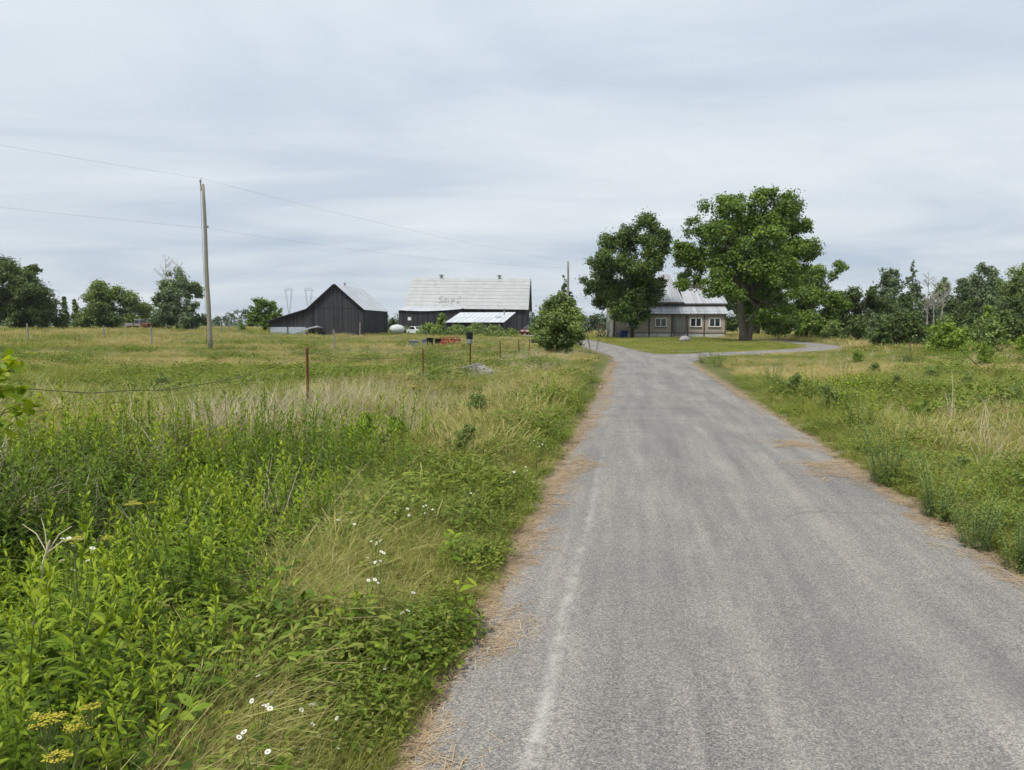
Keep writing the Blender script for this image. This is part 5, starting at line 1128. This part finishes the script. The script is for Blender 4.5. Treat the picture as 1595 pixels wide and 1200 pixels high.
# 7b leafy patches in the open meadows
mw = [herb(380 + i, 170, .075, .026, .28, .4) for i in range(4)]
x, y = wedge(9000, 9, 66, 2, power=1.5); rd = road_dist(x, y); u = U(x, y); cl = fbm(x * .28, y * .4, 57, 4) + np.where(u > 0, .10 * np.exp(-((y - 17.5) / 2.5) ** 2), .12 * np.exp(-((y - 22.5 - .12 * x) / 2.6) ** 2) - .08 * ss(26, 40, y)) - np.where(u > 0, .10 * ss(21, 26, y), 0)
k = (rd > .8) & ~inside(x, y, LAWN) & (RG.random(len(x)) < ss(.50, .62, cl)); x, y = x[k], y[k]; P, r_, s_, i_ = place(x, y, .6, 1.5, 4, .15)
scatter('meadow_weeds', mw, P, r_, s_, i_, np.clip(RG.normal(.0, .05, len(x)), 0, 1), label='dark green leafy weed patches spread through the meadows', cat='weeds')
# 8 undergrowth below the weed bank
under = [herb(360 + i, 120, .08, .024, .26, .34, M['darkweed']) for i in range(4)]  # darker leaf colour paints in the shaded gaps between the weeds
x, y = wedge(1500, 1.4, 12, 1.2, power=1.6); u = U(x, y); k = (u < bank_edge(y)) & (u > -7) & (RG.random(len(x)) < 1 - ss(8.5, 11.5, y)); x, y = x[k], y[k]; P, r_, s_, i_ = place(x, y, .7, 1.4, 4, .15)
scatter('weed_undergrowth', under, P, r_, s_, i_, np.clip(RG.normal(0, .04, len(x)), 0, 1), label='dense leafy undergrowth filling the weed bank', cat='undergrowth')

# ------------------------------------------------------------------ single plants
def plant_pair(key, seed, mleaf, **k):
    V, Fq, var, paths = leafy_arrays(seed, **k); mb = MB()
    for pts, rr in paths: mb.cv = .5; mb.tube(pts, rr, 5, cap=False)
    return mb.mesh(key + '_stem', M['stem']), np_mesh(key + '_foliage', V, Fq, mleaf, var)
def put_plant(name, pair, x, y, s, rz, tilt=(0, 0), zs=1.0, z=None, **k):
    o = ob(name, pair[0], **k); o.location = (x, y, (th(x, y) if z is None else z) - .02); o.scale = (s, s, s * zs); o.rotation_euler = (tilt[0], tilt[1], rz)
    c = ob('foliage', pair[1], o); return o
GOLD = [plant_pair('goldenrod', 400 + i, M['goldenrod' if i not in (2, 5) else 'darkweed'], h=(.95, .85, 1.0, .8, .9, .75)[i], n=(44, 38, 48, 36, 42, 34)[i], L=.11, w=.026, lean=.10, top_up=1.1, stems=5, spread=.15, r0=.0042) for i in range(6)]
rg = rnd(77); spots = []
tries = 0
while len(spots) < 298 and tries < 60000:
    tries += 1; y = 1.25 + 8.4 * rg.random() ** 1.3; x = rg.uniform(-.80 * y - .5, 0); u = float(U(x, y)); e = float(bank_edge(y)) + .02
    if u > e or u < -6.6: continue
    if y > 7.6 and rg.random() < (y - 7.6) / 2.4: continue
    md = .155 + .016 * y
    if any((x - a) ** 2 + (y - b) ** 2 < md * md for a, b in spots): continue
    spots.append((x, y))
for x, y in spots:
    s = (.72 + .42 * float(fbm(x * .9, y * .9, 19, 2)) + rg.uniform(-.08, .1)) * (.72 if U(x, y) > float(bank_edge(y)) - .3 else 1) * (.9 if y < 2.2 else 1)
    put_plant('goldenrod_plant', GOLD[(2, 5)[rg.randrange(2)] if fbm(x * .8 + 9, y * .8, 23, 2) + rg.uniform(-.12, .12) > .62 else (0, 1, 3, 4)[rg.randrange(4)]], x, y, s, rg.uniform(0, 6.28), (rg.gauss(0, .07), rg.gauss(0, .07)), label='tall leafy green goldenrod plant in the roadside weed bank', cat='plant', group='goldenrod plants in the weed bank')
print('goldenrod', len(spots))
# bushy weeds and young shrubs standing out of the grass
SH = {
    'grey': [plant_pair('weed', 500 + i, M['bushleaf'], h=.6, n=34, L=.055, w=.016, stems=16, spread=.16, lean=.12, r0=.003, top_up=1.1) for i in range(2)],
    'dark': [plant_pair('weed', 510 + i, M['shrub_d'], h=.6, n=24, L=.075, w=.028, stems=14, spread=.17, lean=.12, r0=.003) for i in range(2)],
    'green': [plant_pair('weed', 520 + i, M['goldenrod'], h=.7, n=28, L=.08, w=.024, stems=12, spread=.16, lean=.1, r0=.003) for i in range(2)],
    'broad': [plant_pair('weed', 530 + i, M['goldenrod'], h=.42, n=9, L=.17, w=.065, stems=2, spread=.05, lean=.1, r0=.004, bend=.5) for i in range(2)],
    'dock': [plant_pair('weed', 540 + i, M['rust'], h=.8, n=60, L=.035, w=.02, stems=6, spread=.14, lean=.1, r0=.004, bare=.45) for i in range(1)],
}
def bush_pair(key, seed, mat, n, size):
    rng = np.random.default_rng(seed); lob = []
    for k in range(14):
        t = (k + .5) / 14; a = rng.uniform(0, 6.28); r = math.sqrt(1 - t * t) * rng.uniform(.1, .75) * .3; q = rng.uniform(.09, .15); lob.append((r * math.cos(a), r * math.sin(a), .03 + .5 * t, q, q, q * 1.3))
    me, cc = crown_mesh(key + '_foliage', lob, n, size, mat, seed, clumps=8, aspect=.42); mb = MB()
    for k in range(12): p = cc[rng.integers(len(cc))]; mb.tube([(0, 0, 0), tuple(p * .5), tuple(p)], [.008, .005, .002], 4, cap=False)
    return mb.mesh(key + '_stem', M['stem']), me
SH['dark'] = [bush_pair('weed', 550 + i, M['bushleaf'], 2600, .045) for i in range(2)]
SH['green'][1] = bush_pair('weed', 570, M['shrub_b'], 2600, .05)
SH['grey'] = [plant_pair('weed', 560 + i, M['bushleaf'], h=.6, n=46, L=.045, w=.012, stems=22, spread=.13, lean=.14, r0=.0025, top_up=1.15) for i in range(2)]
SHRUBS = [(1385, 752, .95, 'grey', 'upright grey-green weed bush near the right road edge'), (1462, 806, .75, 'grey', 'grey-green weed bush second along the right road edge'), (1588, 880, .6, 'grey', 'weed bush at the right road edge by the frame edge'), (1520, 850, .7, 'grey', 'low grey-green weed bush third along the right road edge'),
    (1340, 678, 1.15, 'green', 'yellow-green young willow bush right of the road'), (1292, 642, 1.2, 'dark', 'dark green bush clump behind the young willow bush'), (1318, 636, 1.1, 'green', 'bright bush touching the dark clump right of the road'), (1236, 620, 1.0, 'dark', 'dark weed bush up the right verge'), (1202, 607, .9, 'grey', 'grey-green weed bush farther up the right verge'), (1118, 572, .8, 'grey', 'leafy weed bush at the right corner of the road fork'),
    (1095, 566, .8, 'grey', 'small grey weed bush at the tip of the right road fork'), (1362, 588, 1.0, 'dark', 'dark round bush in the right meadow'), (1450, 600, 1.0, 'dark', 'dark conical bush in the middle of the right meadow'), (1532, 572, 1.2, 'green', 'green bush in the far right meadow'), (1562, 604, .9, 'green', 'green bush near the right frame edge in the meadow'), (1412, 566, 1.1, 'grey', 'grey-green bush below the wide dark shrub'), (1490, 578, 1.0, 'green', 'green leafy clump below the bright rounded shrub'),
    (1490, 745, .6, 'dark', 'small dark leafy clump in the right verge grass'), (1582, 775, .6, 'dark', 'leafy clump right of the small one by the frame edge'), (1310, 585, .9, 'grey', 'grey weed bush at the left of the right meadow'), (1265, 630, .9, 'green', 'bright weed bush just left of the dark clump on the right verge'), (1395, 610, .8, 'dark', 'small dark bush between round and conical ones in the meadow'), (1508, 612, .9, 'dark', 'dark bush right of the conical one in the right meadow'), (1335, 566, .9, 'green', 'small bright bush beyond the round dark one in the meadow'), (1578, 640, 1.0, 'dark', 'dark leafy bush low in the meadow at the frame edge'), (1440, 655, .8, 'green', 'bright low bush in the middle of the green meadow hollow'),
    (745, 655, 1.15, 'dark', 'dark leafy bush on the left verge by the last weeds'), (722, 722, .8, 'dark', 'narrow dark leafy weed on the left verge'), (255, 612, 1.1, 'dark', 'dark round bush in the left field beyond the fence'), (620, 690, 1.0, 'green', 'bright leafy bush at the end of the weed bank'), (690, 690, .9, 'green', 'leafy bush between two dark ones on the left verge'), (565, 690, 1.1, 'green', 'bright leafy bush right of the first fence post'), (850, 640, .8, 'green', 'leafy weed close to the left road edge'),
    (925, 556, 1.2, 'dock', 'reddish brown dock weeds at the left corner of the fork'), (300, 690, .9, 'grey', 'grey-green bushy weed at the back of the weed bank')]
for i, (px, py, s, kind, lab) in enumerate(SHRUBS):
    x, y = G(px, py); v = SH[kind]; put_plant('weed_bush', v[i % len(v)], x, y, s * (.95 if kind == 'dark' else 1.25), i * 1.3, zs=1 + .15 * math.sin(i), label=lab, cat='bush')
BROAD = [(430, 1095), (228, 1110), (505, 850), (470, 880), (720, 985), (600, 930), (320, 1180), (690, 900), (560, 1010), (440, 860), (770, 800), (640, 1080)]
for i, (px, py) in enumerate(BROAD):
    x, y = G(px, py); put_plant('broadleaf_weed', SH['broad'][i % 2], x, y, .55 + .25 * ((i * 37) % 10) / 10, i * 2.1, label='broad-leaved weed standing in the low roadside grass', cat='plant', group='broad-leaved weeds in the verge')
# white fleabane
def flower_mesh():
    mb = MB(); n = 16
    for k in range(n):
        a = k * 2 * math.pi / n; c, s_ = math.cos(a), math.sin(a); mb.cv = (k % 5) / 5; mb.add([(c * .003 - s_ * .001, s_ * .003 + c * .001, 0), (c * .003 + s_ * .001, s_ * .003 - c * .001, 0), (c * .0115 + s_ * .0022, s_ * .0115 - c * .0022, .001), (c * .0115 - s_ * .0022, s_ * .0115 + c * .0022, .001)], [(0, 1, 2, 3)])
    mb.cm = 1; mb.lathe([(.0005, -.001), (.004, .0005), (.003, .003), (.0005, .004)], 8); return mb.mesh('flower_head', [M['petal'], M['yellow']])
FL = flower_mesh()
FLE = [(590, 868, 5), (582, 842, 3), (658, 792, 4), (540, 806, 3), (400, 1082, 5), (612, 1042, 3), (532, 1092, 3), (512, 1110, 3), (536, 1146, 4), (396, 1156, 3), (622, 938, 4), (652, 952, 3), (688, 986, 3), (566, 905, 3), (628, 796, 2), (735, 770, 3), (845, 735, 3), (790, 735, 2), (108, 838, 3), (118, 868, 2), (470, 1180, 3), (835, 690, 3)]
for i, (px, py, n) in enumerate(FLE):
    rng = rnd(900 + i); z = .37 if px > 300 else .78; n += 2; x, y = G(px, py, z)
    if float(road_dist(np.array([x]), np.array([y]))[0]) < .25: z = .12; x, y = G(px - 30, py, z)
    g = th(x, y); H = z - g; mb = MB(); tips = []
    for k in range(n):
        t = Vector((rng.uniform(-.07, .07), rng.uniform(-.07, .07), H + rng.uniform(-.05, .04))); tips.append(t); mb.tube([(0, 0, 0), (t.x * .2, t.y * .2, H * .55), tuple(t)], [.002, .0016, .001], 4, cap=False)
    o = mb.build('fleabane_plant', M['stem'], label='small white daisy-like fleabane flowering in the verge grass' if px > 300 else 'white flowering plant among the tall weeds', cat='flower', group='white fleabane flowers'); o.location = (x, y, g)
    for t in tips: f = ob('flower_head', FL, o); f.location = t; f.rotation_euler = (rng.gauss(-.3, .35), rng.gauss(0, .35), rng.uniform(0, 6)); sz = rng.uniform(.62, .92); f.scale = (sz, sz, sz)
# yellow wild parsnip
def umbel_mesh(seed, R_):
    mb = MB(); rng = rnd(seed); ray = 14; top = []
    for k in range(ray):
        a = k * 2.4; r = R_ * math.sqrt((k + .5) / ray); p = Vector((r * math.cos(a), r * math.sin(a), .06 + .012 * rng.random())); mb.cm = 0; mb.tube([(0, 0, 0), (p.x * .6, p.y * .6, .03), tuple(p)], .0014, 4, cap=False); top.append(p)
    mb.cm = 1
    for p in top:
        for q in range(15):
            c = p + Vector((rng.gauss(0, .006), rng.gauss(0, .006), rng.uniform(0, .005))); s_ = .0028; a = rng.uniform(0, 3); u_ = Vector((math.cos(a), math.sin(a), rng.uniform(-.3, .3))) * s_; v_ = Vector((-math.sin(a), math.cos(a), rng.uniform(-.3, .3))) * s_; mb.cv = rng.random(); mb.add([c - u_, c - v_, c + u_, c + v_], [(0, 1, 2, 3)])
    return mb.mesh('umbel', [M['stem'], M['yellow']])
UM = [umbel_mesh(1, .038), umbel_mesh(2, .03)]
PARS = [(70, 1125, .74, 5, 'yellow-flowered wild parsnip in the near left corner'), (212, 620, .86, 3, 'yellow parsnip umbel against the dark gully of the left field'), (645, 602, .72, 2, 'yellow parsnip umbel before the second fence post'), (208, 786, .74, 2, 'yellow parsnip umbel inside the weed bank'), (115, 842, .72, 2, 'pale yellow parsnip umbel by the bleached dead stem'), (350, 608, .8, 2, 'small yellow parsnip umbel left of the first fence post'), (45, 640, .85, 3, 'yellow parsnip umbel under the bright sapling'), (500, 672, .66, 2, 'yellow parsnip umbel at the foot of the first fence post')]
for i, (px, py, z, n, lab) in enumerate(PARS):
    rng = rnd(700 + i); x, y = G(px, py, z); g = th(x, y); H = z - g; o = empty('wild_parsnip', (x, y, g), label=lab, cat='flower'); mb = MB(); mb.tube([(0, 0, 0), (.01, 0, H * .5), (0, 0, H - .06)], [.006, .005, .003], 6); tips = [Vector((0, 0, H - .06))]
    for k in range(n - 1):
        a = k * 2.2 + 1; l = rng.uniform(.09, .16); t = Vector((l * math.cos(a), l * math.sin(a), H - .06 - rng.uniform(.0, .06))); mb.tube([(0, 0, H * .6), (t.x * .6, t.y * .6, H * .75), tuple(t)], [.0035, .003, .002], 5); tips.append(t)
    mb.build('stem', M['stem'], o)
    for k, t in enumerate(tips): f = ob('umbel', UM[k % 2], o); f.location = t; f.rotation_euler = (rng.gauss(0, .12), rng.gauss(0, .12), rng.uniform(0, 6)); sc = 1.0 if k == 0 else .85; f.scale = (sc,) * 3
    V, Fq, var, _ = leafy_arrays(720 + i, h=H * .7, n=14, L=.14, w=.035, bend=.5); ob('foliage', np_mesh('parsnip_foliage', V, Fq, M['goldenrod'], var), o)
# bleached dead stem
x, y = G(52, 985, .2); m = MB(); zt = CAM_H - 341 * y / F_PX; m.tube([(0, 0, -.15), (.0, 0, .2), (.06, .0, zt - .12), (.10, 0, zt)], [.009, .008, .006, .004], 6)
for dx, dz in ((-.10, .07), (.08, .06), (-.03, .10), (.12, .0)): m.tube([(.085, 0, zt - .06), (.085 + dx * .6, .02, zt + dz * .4), (.085 + dx * 1.3, .03, zt + dz)], [.003, .0025, .0015], 4)
o = m.build('dead_weed', M['cream'], label='bleached branching dead stem leaning in the weed bank', cat='dead weed'); o.location = (x, y, 0)
# bright sapling at the frame edge
def sapling():
    d = 5.2; x0 = (-45 - CX) / F_PX * d; g = th(x0, d); e = empty('sapling', (x0, d, g), label='bright yellow-green sapling reaching in at the left frame edge', cat='tree'); rng = rnd(31); mb = MB()
    mb.tube([(0, 0, 0), (.05, 0, .6), (.1, 0, 1.15), (.16, 0, 1.5)], [.014, .012, .008, .003], 6); tips = []
    for (px, py) in ((40, 560), (20, 572), (30, 605), (45, 625), (12, 600), (5, 560), (38, 645), (22, 635), (8, 650), (-10, 590), (-20, 560), (-25, 630)):
        X, _, Z = W(px, py, d); t = Vector((X - x0, rng.uniform(-.12, .12), Z - g)); mb.tube([(.07, 0, t.z * .75), (t.x * .5, t.y * .5, t.z * .95), tuple(t)], [.005, .0035, .002], 5); tips.append(t)
    mb.build('trunk', M['stem'], e); lv = []
    for i in range(3):
        V = [(0, -.004, 0), (0, .004, 0)]
        for t, w in ((.2, .024), (.5, .034), (.8, .025), (1, .003)): V += [(.085 * t, -w, -.02 * t * t + .006), (.085 * t, w, -.02 * t * t + .006)]
        lv.append(np_mesh('leaf', V, [(2 * k, 2 * k + 1, 2 * k + 3, 2 * k + 2) for k in range(4)], M['sap'], [.15 + .3 * i] * 4))
    for t in tips:
        for k in range(12):
            o = ob('leaf', lv[rng.randrange(3)], e); o.location = t + Vector((rng.gauss(0, .035), rng.gauss(0, .035), rng.gauss(0, .03))); o.rotation_euler = (rng.gauss(0, .5), rng.uniform(-.4, .9), rng.uniform(0, 6.28)); q = rng.uniform(.6, 1.05); o.scale = (q, q, q)
sapling()

# ------------------------------------------------------------------ the air
def haze():
    m = bpy.data.materials.new('summer_haze'); m.use_nodes = True; nt = m.node_tree; nt.nodes.remove(nt.nodes['Principled BSDF'])
    v = nt.nodes.new('ShaderNodeVolumePrincipled'); v.inputs['Color'].default_value = (.86, .92, 1, 1); v.inputs['Density'].default_value = .00012
    nt.links.new(v.outputs[0], nt.nodes['Material Output'].inputs['Volume'])
    mb = MB(); mb.box(-3750, 3750, -60, 4100, -3, 60); mb.build('haze', m, label='thin summer haze over the whole farm', cat='haze', kind='stuff')
haze()
